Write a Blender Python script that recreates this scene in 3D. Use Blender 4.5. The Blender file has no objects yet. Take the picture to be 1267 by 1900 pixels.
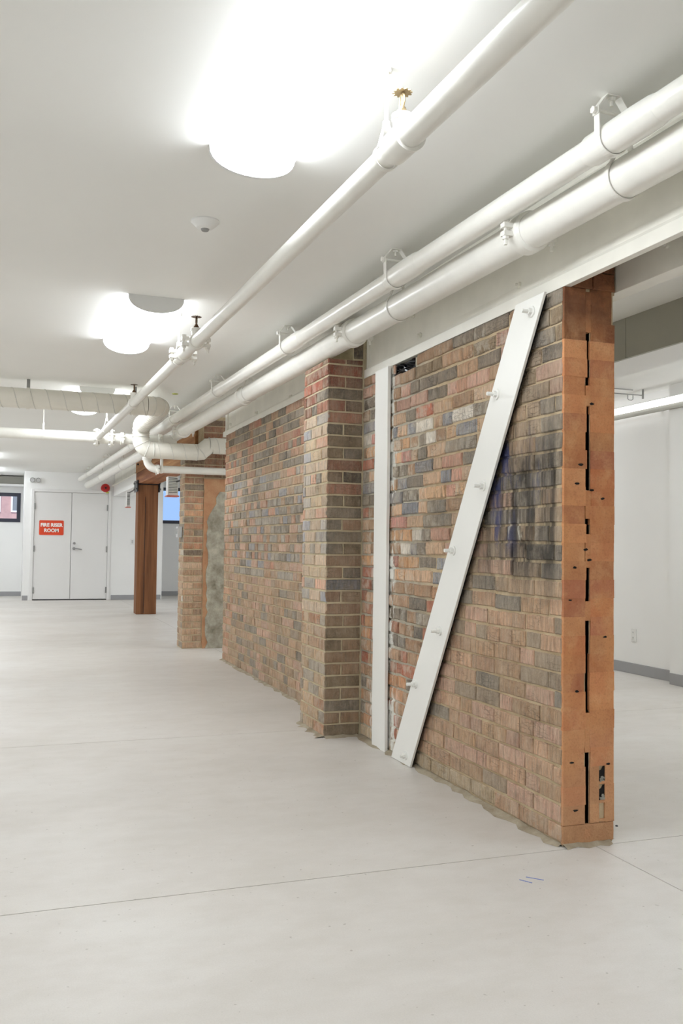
import bpy, bmesh, math, random
from mathutils import Vector, Matrix
random.seed(7)
S = bpy.context.scene
COL = S.collection

# ------------------------------------------------------------------ camera
F = 1700.0; CX, CY = 633.5, 950.0; H = 1.13
_v1 = (18.0 - CX, 1007.0 - CY); _sl = 0.012
_a = -(F*F + _v1[1]**2 - _v1[1]*_sl*_v1[0]) / (_v1[0] + _v1[1]*_sl)
_b = _v1[1] + _sl*(_a - _v1[0])
d1 = Vector((_v1[0], _v1[1], F)).normalized()
d2 = Vector((_a, _b, F)).normalized()
up = d1.cross(d2)
if up.y > 0: up = -up
# world vector of each camera axis (camera x right, y down, z forward)
axr = Vector((d2.x, d1.x, up.x)); axd = Vector((d2.y, d1.y, up.y)); axf = Vector((d2.z, d1.z, up.z))
cd = bpy.data.cameras.new('camera'); cam = bpy.data.objects.new('camera', cd); COL.objects.link(cam)
cd.sensor_fit = 'HORIZONTAL'; cd.sensor_width = 36.0; cd.lens = F/1267.0*36.0
cd.clip_start = 0.05; cd.clip_end = 200
m = Matrix((axr, -axd, -axf)).transposed().to_4x4(); m.translation = Vector((0, 0, H))
cam.matrix_world = m
S.camera = cam

# ------------------------------------------------------------------ world, exposure
w = bpy.data.worlds.new('world'); S.world = w; w.use_nodes = True
w.node_tree.nodes['Background'].inputs[0].default_value = (0.36, 0.56, 0.92, 1)
w.node_tree.nodes['Background'].inputs[1].default_value = 1.1
sl_ = bpy.data.lights.new('sun', 'SUN'); sl_.energy = 3.0; sl_.angle = 0.01; sl_.color = (1.0, 0.96, 0.9)
sun = bpy.data.objects.new('sun', sl_); COL.objects.link(sun); sun.rotation_euler = (math.radians(50), 0, math.radians(-18))
S.view_settings.view_transform = 'Standard'; S.view_settings.look = 'None'
S.view_settings.exposure = 0.0; S.view_settings.gamma = 1.0
S.view_settings.use_curve_mapping = False
LAMP = 18.6           # radiance of the ceiling fixtures' diffusers
try:
    S.cycles.use_denoising = True
    S.cycles.max_bounces = 9; S.cycles.diffuse_bounces = 7; S.cycles.glossy_bounces = 4
    S.cycles.sample_clamp_indirect = 6.0
    S.cycles.use_adaptive_sampling = True; S.cycles.adaptive_threshold = 0.06; S.cycles.adaptive_min_samples = 16
except Exception: pass

# ------------------------------------------------------------------ helpers
def lin(c):
    c = c/255.0
    return c/12.92 if c <= 0.04045 else ((c+0.055)/1.055)**2.4
def rgb(r, g, b): return (lin(r), lin(g), lin(b), 1.0)

WL = {}
class MB:
    def __init__(s): s.v = []; s.f = []; s.c = []; s.sm = []; s.cur = None; s.cols = []
    def add(s, vs, fs, smooth=False, col=None):
        o = len(s.v); s.v += [tuple(p) for p in vs]
        for f in fs:
            s.f.append(tuple(i+o for i in f)); s.sm.append(smooth); s.cols.append(col)
    def box(s, x0, x1, y0, y1, z0, z1, col=None):
        s.add([(x0,y0,z0),(x1,y0,z0),(x1,y1,z0),(x0,y1,z0),(x0,y0,z1),(x1,y0,z1),(x1,y1,z1),(x0,y1,z1)],
              [(0,3,2,1),(4,5,6,7),(0,1,5,4),(1,2,6,5),(2,3,7,6),(3,0,4,7)], False, col); return s
    def obox(s, c, ax, ay, az, hx, hy, hz, col=None):
        c = Vector(c); ax, ay, az = Vector(ax), Vector(ay), Vector(az)
        vs = [c + ax*hx*i + ay*hy*j + az*hz*k for k in (-1,1) for (i,j) in ((-1,-1),(1,-1),(1,1),(-1,1))]
        s.add(vs, [(0,3,2,1),(4,5,6,7),(0,1,5,4),(1,2,6,5),(2,3,7,6),(3,0,4,7)], False, col); return s
    def sweep(s, path, r, seg=16, closed=False, caps=True, smooth=True, up=None):
        P = [Vector(p) for p in path]; n = len(P)
        rr = r if isinstance(r, (list, tuple)) else [r]*n
        T = []
        for i in range(n):
            a = P[(i-1) % n] if (closed or i > 0) else P[i]
            b = P[(i+1) % n] if (closed or i < n-1) else P[i]
            T.append((b-a).normalized())
        u = Vector(up) if up else (Vector((0,0,1)) if abs(T[0].z) < 0.9 else Vector((1,0,0)))
        vs = []
        for i in range(n):
            u = (u - T[i]*u.dot(T[i]))
            if u.length < 1e-5: u = T[i].orthogonal()
            u.normalize(); w_ = T[i].cross(u)
            for k in range(seg):
                t = 2*math.pi*k/seg
                vs.append(P[i] + (u*math.cos(t) + w_*math.sin(t))*rr[i])
        fs = []
        for i in range(n if closed else n-1):
            j = (i+1) % n
            for k in range(seg):
                k2 = (k+1) % seg
                fs.append((i*seg+k, i*seg+k2, j*seg+k2, j*seg+k))
        s.add(vs, fs, smooth)
        if caps and not closed:
            o = len(s.v) - len(vs)
            s.f.append(tuple(o+k for k in range(seg-1, -1, -1))); s.sm.append(False); s.cols.append(None)
            s.f.append(tuple(o+(n-1)*seg+k for k in range(seg))); s.sm.append(False); s.cols.append(None)
        return s
    def cyl(s, p0, p1, r, seg=16, r1=None, smooth=True):
        return s.sweep([p0, p1], [r, r if r1 is None else r1], seg, smooth=smooth)
    def ring(s, c, axis, R, r, seg=24, sub=8):
        c = Vector(c); a = Vector(axis).normalized(); u = a.orthogonal().normalized(); w_ = a.cross(u)
        return s.sweep([c + (u*math.cos(t)+w_*math.sin(t))*R for t in [2*math.pi*i/seg for i in range(seg)]], r, sub, closed=True, up=a)
    def prism(s, poly, axis, lo, hi, col=None):
        n = len(poly)
        def P(p, h):
            return (h, p[0], p[1]) if axis == 'x' else ((p[0], h, p[1]) if axis == 'y' else (p[0], p[1], h))
        s.add([P(p, lo) for p in poly] + [P(p, hi) for p in poly],
              [tuple(range(n))[::-1], tuple(range(n, 2*n))] + [(i, (i+1) % n, n+(i+1) % n, n+i) for i in range(n)], False, col)
        return s
    def build(s, name, mat, parent=None, loc=None, bevel=0.0, sharp=35):
        xs = [p[0] for p in s.v]; ys = [p[1] for p in s.v]; zs = [p[2] for p in s.v]
        if loc is None: loc = ((min(xs)+max(xs))/2, (min(ys)+max(ys))/2, min(zs) if parent is None else (min(zs)+max(zs))/2)
        L = Vector(loc)
        me = bpy.data.meshes.new(name)
        me.from_pydata([tuple(Vector(p)-L) for p in s.v], [], s.f)
        bm = bmesh.new(); bm.from_mesh(me); bm.faces.ensure_lookup_table()
        for i, f in enumerate(bm.faces): f.smooth = s.sm[i]
        if any(c is not None for c in s.cols):
            lay = bm.loops.layers.float_color.new('Col')
            for i, f in enumerate(bm.faces):
                c = s.cols[i] or (0.3, 0.3, 0.3, 0)
                for l in f.loops: l[lay] = c
        bmesh.ops.recalc_face_normals(bm, faces=bm.faces)
        bm.to_mesh(me); bm.free()
        if any(s.sm): me.set_sharp_from_angle(angle=math.radians(sharp))
        me.materials.append(mat)
        o = bpy.data.objects.new(name, me); COL.objects.link(o)
        if parent is not None:
            o.parent = parent; o.location = L - WL[parent.name]
        else: o.location = L
        WL[o.name] = L
        if bevel:
            b = o.modifiers.new('bevel', 'BEVEL'); b.width = bevel; b.segments = 2; b.limit_method = 'ANGLE'
        return o

def tag(o, label, cat=None, group=None, kind=None):
    if label: o['label'] = label
    if cat: o['category'] = cat
    if group: o['group'] = group
    if kind: o['kind'] = kind
    return o
def thing(name, loc, label, cat, group=None, kind=None):
    o = bpy.data.objects.new(name, None); COL.objects.link(o); o.location = loc; WL[o.name] = Vector(loc)
    o.empty_display_size = 0.1
    return tag(o, label, cat, group, kind)
def bx(*a): return MB().box(*a)

# ------------------------------------------------------------------ materials
class NT:
    def __init__(s, name):
        s.m = bpy.data.materials.new(name); s.m.use_nodes = True
        s.t = s.m.node_tree; s.b = s.t.nodes['Principled BSDF']
    def n(s, typ, **kw):
        x = s.t.nodes.new('ShaderNode'+typ)
        for k, v in kw.items():
            if k in ('i',):
                for kk, vv in v.items():
                    if hasattr(vv, 'is_output'): s.t.links.new(vv, x.inputs[kk])
                    else: x.inputs[kk].default_value = vv
            else: setattr(x, k, v)
        return x
    def link(s, a, b): s.t.links.new(a, b)
    def pos(s): return s.n('NewGeometry').outputs['Position']
    def mapv(s, scale, src=None, loc=(0,0,0)):
        return s.n('Mapping', i={'Vector': src or s.pos(), 'Scale': scale, 'Location': loc}).outputs[0]
    def noise(s, vec, scale, detail=4, rough=0.55, out='Fac'):
        return s.n('TexNoise', i={'Vector': vec, 'Scale': scale, 'Detail': detail, 'Roughness': rough}).outputs[out]
    def ramp(s, fac, stops):
        r = s.n('ValToRGB', i={'Fac': fac}); e = r.color_ramp.elements
        while len(e) < len(stops): e.new(0.5)
        for k, (p, c) in enumerate(stops): e[k].position = p; e[k].color = c
        return r.outputs[0]
    def mr(s, v, a, b, c=0.0, d=1.0):
        return s.n('MapRange', i={'Value': v, 'From Min': a, 'From Max': b, 'To Min': c, 'To Max': d}).outputs[0]
    def math(s, op, a, b=0.0):
        x = s.n('Math', operation=op); 
        for k, v in ((0, a), (1, b)):
            if hasattr(v, 'is_output'): s.link(v, x.inputs[k])
            else: x.inputs[k].default_value = v
        return x.outputs[0]
    def mix(s, fac, a, b, mode='MIX'):
        x = s.n('Mix', data_type='RGBA', blend_type=mode)
        for k, v in ((0, fac), (6, a), (7, b)):
            if hasattr(v, 'is_output'): s.link(v, x.inputs[k])
            else: x.inputs[k].default_value = v
        return x.outputs[2]
    def col(s, c):
        if hasattr(c, 'is_output'): s.link(c, s.b.inputs['Base Color'])
        else: s.b.inputs['Base Color'].default_value = c
        return s
    def rough(s, r, spec=0.5):
        if hasattr(r, 'is_output'): s.link(r, s.b.inputs['Roughness'])
        else: s.b.inputs['Roughness'].default_value = r
        s.b.inputs['Specular IOR Level'].default_value = spec; return s
    def bump(s, h, strength, dist=0.01):
        x = s.n('Bump', i={'Height': h, 'Strength': strength, 'Distance': dist}); s.link(x.outputs[0], s.b.inputs['Normal']); return s

def plain(name, c, rough=0.5, metal=0.0, spec=0.5, vary=0.03, scale=6.0, bumpy=0.0):
    t = NT(name); p = t.pos()
    nz = t.noise(p, scale, 3)
    lo = tuple(x*(1-vary*2) for x in c[:3]) + (1,); hi = tuple(min(1, x*(1+vary)) for x in c[:3]) + (1,)
    t.col(t.ramp(nz, [(0.3, lo), (0.7, hi)])); t.rough(rough, spec); t.b.inputs['Metallic'].default_value = metal
    if bumpy: t.bump(t.noise(p, 60, 3), bumpy, 0.002)
    return t.m
def emit(name, c, s):
    t = NT(name); t.b.inputs['Base Color'].default_value = (0.8,0.8,0.8,1)
    t.b.inputs['Emission Color'].default_value = c; t.b.inputs['Emission Strength'].default_value = s
    return t.m

M = {}
M['paint'] = plain('white_wall_paint', rgb(241, 241, 240), 0.6, vary=0.01, scale=1.5)
M['ceiling'] = plain('ceiling_paint', rgb(241, 241, 238), 0.75, vary=0.012, scale=0.8, spec=0.2)
M['pipe'] = plain('white_gloss_pipe_paint', rgb(236, 234, 227), 0.28, vary=0.02, scale=9, bumpy=0.06)
M['steelpaint'] = plain('white_steel_paint', rgb(232, 229, 219), 0.42, vary=0.035, scale=5, bumpy=0.15)
M['plate'] = plain('white_plate_paint', rgb(238, 237, 232), 0.4, vary=0.01, scale=3, bumpy=0.05)
M['duct'] = plain('white_duct_paint', rgb(232, 229, 219), 0.4, vary=0.02, scale=6)
M['seam'] = plain('grey_seam_shade', rgb(214, 212, 204), 0.5, vary=0.03)  # greyer than the duct paint, so the seams carry a painted shadow
M['door'] = plain('door_paint', rgb(232, 231, 230), 0.45, vary=0.006, scale=2)
M['gap'] = plain('dark_void_and_shade', rgb(22, 18, 15), 0.9, vary=0.1)
M['rubber'] = plain('grey_vinyl', rgb(158, 158, 160), 0.5, vary=0.02)
M['brass'] = plain('aged_brass', rgb(176, 156, 120), 0.4, 0.7, vary=0.1, scale=40)
M['bronze'] = plain('dark_bronze', rgb(96, 72, 50), 0.45, 0.7, vary=0.1, scale=40)
M['chrome'] = plain('satin_metal', rgb(170, 170, 172), 0.3, 0.9)
M['zinc'] = plain('zinc_grey', rgb(150, 150, 148), 0.4, 0.5)
M['black'] = plain('black_steel', rgb(34, 35, 42), 0.4, 0.2)
M['frame'] = plain('window_frame_dark', rgb(38, 40, 58), 0.4)
M['red'] = plain('red_enamel', rgb(196, 34, 34), 0.35, vary=0.03)
M['tray'] = plain('faded_red_tape', rgb(206, 112, 100), 0.5, vary=0.03)
M['signred'] = plain('sign_orange_red', rgb(222, 68, 28), 0.5, vary=0.01)
M['signwhite'] = plain('sign_white', rgb(248, 244, 240), 0.5, vary=0.0)
M['plastic'] = plain('white_plastic', rgb(232, 232, 230), 0.4, vary=0.0)
M['greyplastic'] = plain('grey_plastic', rgb(196, 196, 196), 0.4, vary=0.0)
M['darkgrille'] = plain('grille_shadow', rgb(60, 62, 64), 0.6)
M['greypanel'] = plain('grey_panel_and_shade', rgb(168, 167, 158), 0.6, vary=0.02, scale=2)
M['capgrey'] = plain('fixture_end_grey', rgb(222, 222, 220), 0.5, vary=0.0)
M['bag'] = plain('black_plastic_bag', rgb(24, 24, 28), 0.25, vary=0.1)
M['yellowtag'] = plain('yellow_green_tag', rgb(190, 196, 90), 0.6)
M['bluepencil'] = plain('blue_crayon', rgb(120, 135, 190), 0.8)
M['stone'] = plain('rubble_grey', rgb(150, 148, 138), 0.9, vary=0.15, scale=40)
M['diffuser'] = emit('lit_diffuser', (0.945, 1.0, 1.045, 1), LAMP)
M['led'] = emit('lit_strip', (1.0, 1.0, 1.0, 1), 2.2)

def mk_floor():
    t = NT('polished_concrete'); p = t.pos()
    a = t.noise(t.mapv((0.55, 0.8, 1)), 1.3, 6, 0.6)
    b = t.noise(t.mapv((2.6, 4.4, 1)), 2.0, 6, 0.68)
    c = t.noise(p, 220, 2)
    base = t.ramp(a, [(0.25, rgb(199, 194, 187)), (0.5, rgb(209, 204, 198)), (0.75, rgb(216, 213, 208))])
    base = t.mix(t.mr(b, 0.45, 0.75, 0, 0.4), base, rgb(192, 186, 176))
    base = t.mix(t.mr(b, 0.45, 0.2, 0, 0.35), base, rgb(219, 216, 210))
    base = t.mix(t.mr(c, 0.35, 0.75, 0.0, 0.12), base, rgb(150, 140, 128))
    sp = t.noise(t.mapv((1, 1, 1), loc=(3, 8, 0)), 46, 1)
    base = t.mix(t.mr(sp, 0.73, 0.78, 0, 0.55), base, rgb(150, 142, 132))
    # scuffs: thin, short marks
    sc = t.noise(t.mapv((14, 60, 1)), 1.0, 2); sc2 = t.noise(t.mapv((1.3, 1.3, 1), loc=(5, 1, 0)), 1.0, 2)
    k = t.math('MULTIPLY', t.mr(sc, 0.72, 0.78), t.mr(sc2, 0.5, 0.7))
    base = t.mix(t.math('MULTIPLY', k, 0.4), base, rgb(140, 134, 124))
    t.col(base); t.rough(t.mr(a, 0.3, 0.7, 0.5, 0.38), 0.35); t.bump(c, 0.04, 0.002)
    return t.m
M['floor'] = mk_floor()
M['joint'] = plain('joint_dirt', rgb(150, 134, 112), 0.9, vary=0.12, scale=8)

def region(t, y0, y1, z0, z1, soft):
    s = t.n('SeparateXYZ', i={0: t.pos()})
    def band(v, a, b):
        return t.math('MULTIPLY', t.mr(v, a-soft, a+soft), t.mr(v, b+soft, b-soft))
    return t.math('MULTIPLY', band(s.outputs[1], y0, y1), band(s.outputs[2], z0, z1))

def stains(t, base):
    # old soot and drip staining beside the brace, blue paint spill, spilt white paint by the post
    drip = t.noise(t.mapv((9, 12, 0.9)), 1.0, 4, 0.6)
    blot = t.noise(t.pos(), 5.0, 4, 0.6)
    reg = region(t, 3.0, 3.66, 0.98, 1.60, 0.11)
    k = t.math('MULTIPLY', reg, t.math('MAXIMUM', t.mr(drip, 0.40, 0.56), t.mr(blot, 0.5, 0.66)))
    base = t.mix(t.math('MULTIPLY', k, 0.86), base, rgb(56, 53, 49))
    reg2 = region(t, 3.15, 3.62, 1.30, 1.60, 0.05)
    reg2b = region(t, 3.40, 3.60, 1.12, 1.62, 0.05)
    blue = t.noise(t.mapv((12, 14, 4), loc=(1, 2, 5)), 1.0, 4, 0.6)
    base = t.mix(t.math('MULTIPLY', t.math('MULTIPLY', reg2, t.mr(blue, 0.52, 0.66)), 0.6), base, rgb(62, 70, 104))
    base = t.mix(t.math('MULTIPLY', t.math('MULTIPLY', reg2b, t.mr(blue, 0.46, 0.6)), 0.7), base, rgb(62, 70, 116))
    bl3 = region(t, 3.555, 3.61, 1.42, 1.62, 0.012)
    base = t.mix(t.math('MULTIPLY', bl3, 0.75), base, rgb(58, 74, 178))
    wn = t.noise(t.mapv((14, 16, 3.5), loc=(9, 3, 2)), 1.0, 5, 0.7)
    w1 = region(t, 3.28, 3.5, 0.9, 1.22, 0.05)
    base = t.mix(t.math('MULTIPLY', w1, t.mr(wn, 0.6, 0.68)), base, rgb(214, 210, 196))
    w2 = region(t, 4.62, 5.0, 0.0, 0.34, 0.05)
    base = t.mix(t.math('MULTIPLY', w2, t.mr(wn, 0.44, 0.52)), base, rgb(232, 230, 222))
    w3 = region(t, 4.66, 4.96, 0.0, 2.2, 0.015)
    base = t.mix(t.math('MULTIPLY', w3, t.mr(wn, 0.50, 0.56)), base, rgb(232, 230, 222))
    return base

def mk_brick(name, near=False):
    t = NT(name); p = t.pos()
    at = t.n('Attribute', attribute_name='Col')
    base = at.outputs['Color']
    rug = t.noise(t.mapv((150, 150, 14)), 1.0, 3, 0.6)
    grain = t.noise(p, 70, 5, 0.65)
    big = t.noise(p, 16, 3, 0.6)
    base = t.mix(t.mr(rug, 0.44, 0.62, 0, 0.42), base, rgb(84, 72, 60))
    rug2 = t.noise(t.mapv((48, 48, 7)), 1.0, 4, 0.65)
    base = t.mix(t.mr(rug2, 0.5, 0.68, 0, 0.5), base, rgb(70, 60, 52))
    base = t.mix(t.mr(rug2, 0.46, 0.3, 0, 0.3), base, rgb(206, 190, 168))
    vor = t.n('TexVoronoi', feature='DISTANCE_TO_EDGE', i={'Vector': t.n('VectorMath', operation='ADD', i={0: t.mapv((13, 13, 62)), 1: t.noise(t.mapv((1,1,1)), 26, 4, out='Color')}).outputs[0], 'Scale': 1.0}).outputs['Distance']
    crk = t.math('MULTIPLY', t.mr(vor, 0.05, 0.0), t.mr(t.noise(p, 6, 2), 0.50, 0.62))
    base = t.mix(t.math('MULTIPLY', crk, 0.45), base, rgb(58, 48, 42))
    base = t.mix(t.mr(grain, 0.5, 0.75, 0, 0.3), base, rgb(206, 186, 160))
    base = t.mix(t.mr(big, 0.45, 0.75, 0, 0.22), base, rgb(118, 104, 92))
    ww = t.noise(t.mapv((1, 1, 0.7), loc=(4, 4, 4)), 17, 5, 0.65)
    k = t.math('MULTIPLY', t.mr(ww, 0.47, 0.56), at.outputs['Alpha'])
    base = t.mix(t.math('MULTIPLY', k, 0.8), base, rgb(206, 198, 184))
    dust = t.noise(p, 7, 5, 0.6)
    base = t.mix(t.mr(dust, 0.35, 0.75, 0.08, 0.42), base, rgb(198, 178, 152))
    if near: base = stains(t, base)
    t.col(base); t.rough(0.88, 0.25)
    h = t.math('ADD', t.math('MULTIPLY', rug, 0.9), t.math('MULTIPLY', grain, 0.9))
    h = t.math('SUBTRACT', h, t.math('MULTIPLY', crk, 0.4))
    t.bump(h, 0.9, 0.007)
    return t.m
M['brick'] = mk_brick('rug_faced_brick')
M['brick_near'] = mk_brick('rug_faced_brick_stained', True)
def mk_cut():
    t = NT('sawn_orange_brick'); p = t.pos()
    at = t.n('Attribute', attribute_name='Col')
    a = t.noise(p, 13, 6, 0.62); b = t.noise(p, 130, 3); c = t.noise(t.mapv((1, 1, .5), loc=(2, 7, 1)), 6, 4, 0.6)
    base = t.mix(t.mr(c, 0.4, 0.6, 0.1, 0.75), at.outputs['Color'], rgb(206, 146, 98))
    base = t.mix(t.mr(a, 0.5, 0.72, 0, 0.6), base, rgb(216, 168, 124))
    base = t.mix(t.mr(a, 0.45, 0.25, 0, 0.5), base, rgb(170, 100, 64))
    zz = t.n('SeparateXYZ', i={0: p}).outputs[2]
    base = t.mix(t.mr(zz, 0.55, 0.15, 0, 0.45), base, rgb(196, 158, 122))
    base = t.mix(t.math('MULTIPLY', t.mr(zz, 1.93, 2.06, 0, 0.9), t.mr(a, 0.25, 0.5, 0.4, 0.85)), base, rgb(92, 56, 40))  # top darkened: dirty brick, with some shade painted in as well
    base = t.mix(t.mr(b, 0.5, 0.8, 0, 0.3), base, rgb(120, 66, 44))
    t.col(base); t.rough(0.85, 0.25); t.bump(t.math('ADD', b, t.math('MULTIPLY', a, 2.0)), 0.45, 0.005)
    return t.m
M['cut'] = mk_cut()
def mk_mortar(name, c0, c1, near=False):
    t = NT(name); p = t.pos()
    a = t.noise(p, 9, 5, 0.65); b = t.noise(p, 160, 3)
    base = t.ramp(a, [(0.3, c0), (0.7, c1)])
    if near:
        s = t.n('SeparateXYZ', i={0: p})
        base = t.mix(t.mr(s.outputs[1], 4.15, 4.45), base, t.ramp(a, [(0.3, rgb(162, 154, 136)), (0.7, rgb(200, 194, 178))]))
        base = stains(t, base)
    t.col(base); t.rough(0.95, 0.15); t.bump(t.math('ADD', b, a), 0.5, 0.006)
    return t.m
M['mortar_near'] = mk_mortar('sandy_mortar_near', rgb(178, 156, 124), rgb(206, 188, 158), True)
M['mortar'] = mk_mortar('sandy_mortar', rgb(172, 154, 126), rgb(204, 188, 158))
M['mortar_pale'] = mk_mortar('lit_pilaster_mortar', rgb(186, 172, 142), rgb(216, 204, 174))  # pilaster mortar, lightened to carry the light on its left face
M['mortar_dirty'] = mk_mortar('grey_rubble_mortar', rgb(140, 126, 106), rgb(184, 174, 154))
M['concrete'] = mk_mortar('rough_concrete_patch', rgb(118, 111, 96), rgb(188, 182, 166))
M['orange_smear'] = mk_mortar('orange_brick_dust', rgb(168, 118, 86), rgb(190, 150, 116))
def mk_wood(name, axis, c0, c1, c2):
    t = NT(name)
    sc = {'z': (16, 16, 0.7), 'y': (16, 0.7, 16)}[axis]
    a = t.noise(t.mapv(sc), 1.0, 6, 0.6); b = t.noise(t.mapv(tuple(x*6 for x in sc)), 1.0, 3)
    base = t.ramp(a, [(0.28, c0), (0.5, c1), (0.75, c2)])
    base = t.mix(t.mr(b, 0.55, 0.8, 0, 0.5), base, c0)
    t.col(base); t.rough(0.7, 0.3); t.bump(b, 0.3, 0.003)
    return t.m
M['post'] = mk_wood('dark_timber', 'z', rgb(92, 60, 38), rgb(128, 84, 54), rgb(150, 106, 72))
M['timber'] = mk_wood('sanded_timber', 'y', rgb(140, 96, 62), rgb(178, 130, 88), rgb(204, 164, 120))
M['timber_dark'] = mk_wood('old_timber', 'y', rgb(112, 66, 42), rgb(150, 96, 62), rgb(176, 124, 84))

def glass_mat():
    t = NT('window_glass'); t.b.inputs['Base Color'].default_value = (0.95, 0.97, 1, 1)
    t.b.inputs['Roughness'].default_value = 0.02; t.b.inputs['Transmission Weight'].default_value = 1.0
    t.b.inputs['IOR'].default_value = 1.05
    return t.m
M['glass'] = glass_mat()

# ------------------------------------------------------------------ the setting
CEIL = 2.55; XR = 5.4; XL = -3.7; YF = -4.0; YB = 19.1
# floor: slabs with recessed saw-cut joints
fl = tag(bx(XL-.2, XR+.4, YF-.2, 21.2, -0.12, -0.006).build('floor', M['joint'], loc=(0, 8, -0.12)),
         'pale polished concrete floor with thin saw-cut joints', 'floor', kind='structure')
g = 0.0022
ycuts = [YF-.1, 3.0, 5.42, 12.4, 21.1]; xcuts = [XL-.1, 2.13, XR+.3]
for j in range(4):
    for i in range(2):
        bx(xcuts[i]+g, xcuts[i+1]-g, ycuts[j]+g, ycuts[j+1]-g, -0.04, 0.0).build('concrete_slab', M['floor'], fl)
tag(bx(XL-.2, XR+.4, YF-.2, 21.2, CEIL, CEIL+.12).build('ceiling', M['ceiling']), 'flat white painted plasterboard ceiling', 'ceiling', kind='structure')

def wall(name, label, *b, mat='paint', kind='structure', cat='wall'):
    return tag(bx(*b).build(name, M[mat]), label, cat, kind=kind)
# back wall with the double door opening (X 0.437..1.86, Z 0..2.15)
mb = MB(); DX0, DX1, DZ = 0.44, 1.862, 2.148
mb.box(0.27, DX0-.05, YB, YB+.14, 0, CEIL).box(DX1+.05, 2.95, YB, YB+.14, 0, CEIL).box(DX0-.05, DX1+.05, YB, YB+.14, DZ+.05, CEIL)
tag(mb.build('wall_back', M['paint']), 'white back wall around the double door', 'wall', kind='structure')
wall('wall_back_return', 'narrow white return wall between the double door and the window bay', 0.25, 0.27, YB, 20.72, 0, CEIL)
wall('wall_back_side', 'white return wall behind the timber post', 2.95, 2.97, YB, 20.52, 0, CEIL)
def window_wall(name, label, x0, x1, y, wx0, wx1, wz0, wz1):
    q = MB()
    q.box(x0, x1, y, y+.2, 0, wz0).box(x0, x1, y, y+.2, wz1, CEIL).box(x0, wx0, y, y+.2, wz0, wz1)
    if wx1 < x1: q.box(wx1, x1, y, y+.2, wz0, wz1)
    return tag(q.build(name, M['paint']), label, 'wall', kind='structure')
window_wall('wall_window_bay', 'white wall of the bay with the dark framed window beside the door', XL, 0.25, 20.72, -1.05, 0.20, 1.57, 2.19)
window_wall('wall_window_corner', 'white wall with a window behind the timber post', 2.97, XR, 20.52, 3.0, 4.2, 1.60, 2.40)
wall('wall_left_unseen', 'unseen white side wall, set closer in for bounce light', XL-.12, XL, YF, 20.9, 0, CEIL)  # unseen wall, set closer in so that more light bounces back
wall('wall_front', 'plain white end wall', XL, XR+.2, YF-.12, YF, 0, CEIL)
wall('wall_right', 'white side wall beyond the cut brick wall end', XR, XR+.12, 6.40, 20.9, 0, CEIL)
wall('wall_right_near', 'white wall stepping forward at the far edge beyond the brick end', XR-.11, XR+.12, YF, 6.40, 0, CEIL)
def base(name, label, x0, x1, y0, y1):
    o = thing(name, ((x0+x1)/2, (y0+y1)/2, 0), label, 'baseboard', kind='structure')
    bx(x0, x1, y0, y1, 0.0, 0.096).build('board', M['rubber'], o, bevel=0.003)
    return o
base('baseboard_right', 'grey vinyl baseboard along the white wall with the outlet', XR-.012, XR, 6.40, 20.5)
base('baseboard_right_near', 'grey vinyl baseboard on the stepped-forward wall', XR-.122, XR-.11, YF, 6.39)
base('baseboard_back', 'grey baseboard right of the double door', DX1+.09, 2.95, YB-.012, YB)
base('baseboard_back_left', 'short grey baseboard left of the double door', 0.25, DX0-.09, YB-.012, YB)
base('baseboard_bay', 'grey baseboard under the dark framed window', XL, 0.25, 20.708, 20.72)
base('baseboard_corner', 'grey baseboard under the window behind the timber post', 2.97, XR-.02, 20.508, 20.52)
# soffit inside the window bay
o = thing('trim_1', (-2.5, 20.5, 2.3), 'white boxed soffit with a ledge above the bay window', 'soffit', kind='structure')
bx(XL, 0.25, 20.36, 20.72, 2.315, 2.36).build('ledge', M['paint'], o)
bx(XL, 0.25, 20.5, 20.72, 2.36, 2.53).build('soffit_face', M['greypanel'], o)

def window(name, label, x0, x1, y, z0, z1, fr):
    o = thing(name, ((x0+x1)/2, y, z0), label, 'window', kind='structure')
    q = MB().box(x0, x1, y, y+.07, z0, z0+fr).box(x0, x1, y, y+.07, z1-fr, z1).box(x0, x0+fr, y, y+.07, z0+fr, z1-fr).box(x1-fr, x1, y, y+.07, z0+fr, z1-fr)
    q.build('window_frame', M['frame'], o)
    bx(x0+fr, x1-fr, y+.03, y+.036, z0+fr, z1-fr).build('pane', M['glass'], o)
    return o
window('window_1', 'dark framed window with a brick house outside beside the double door', -1.05, 0.20, 20.70, 1.57, 2.19, 0.075)
window('window_2', 'dark framed window showing blue sky behind the timber post', 3.0, 4.2, 20.50, 1.60, 2.40, 0.07)

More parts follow.
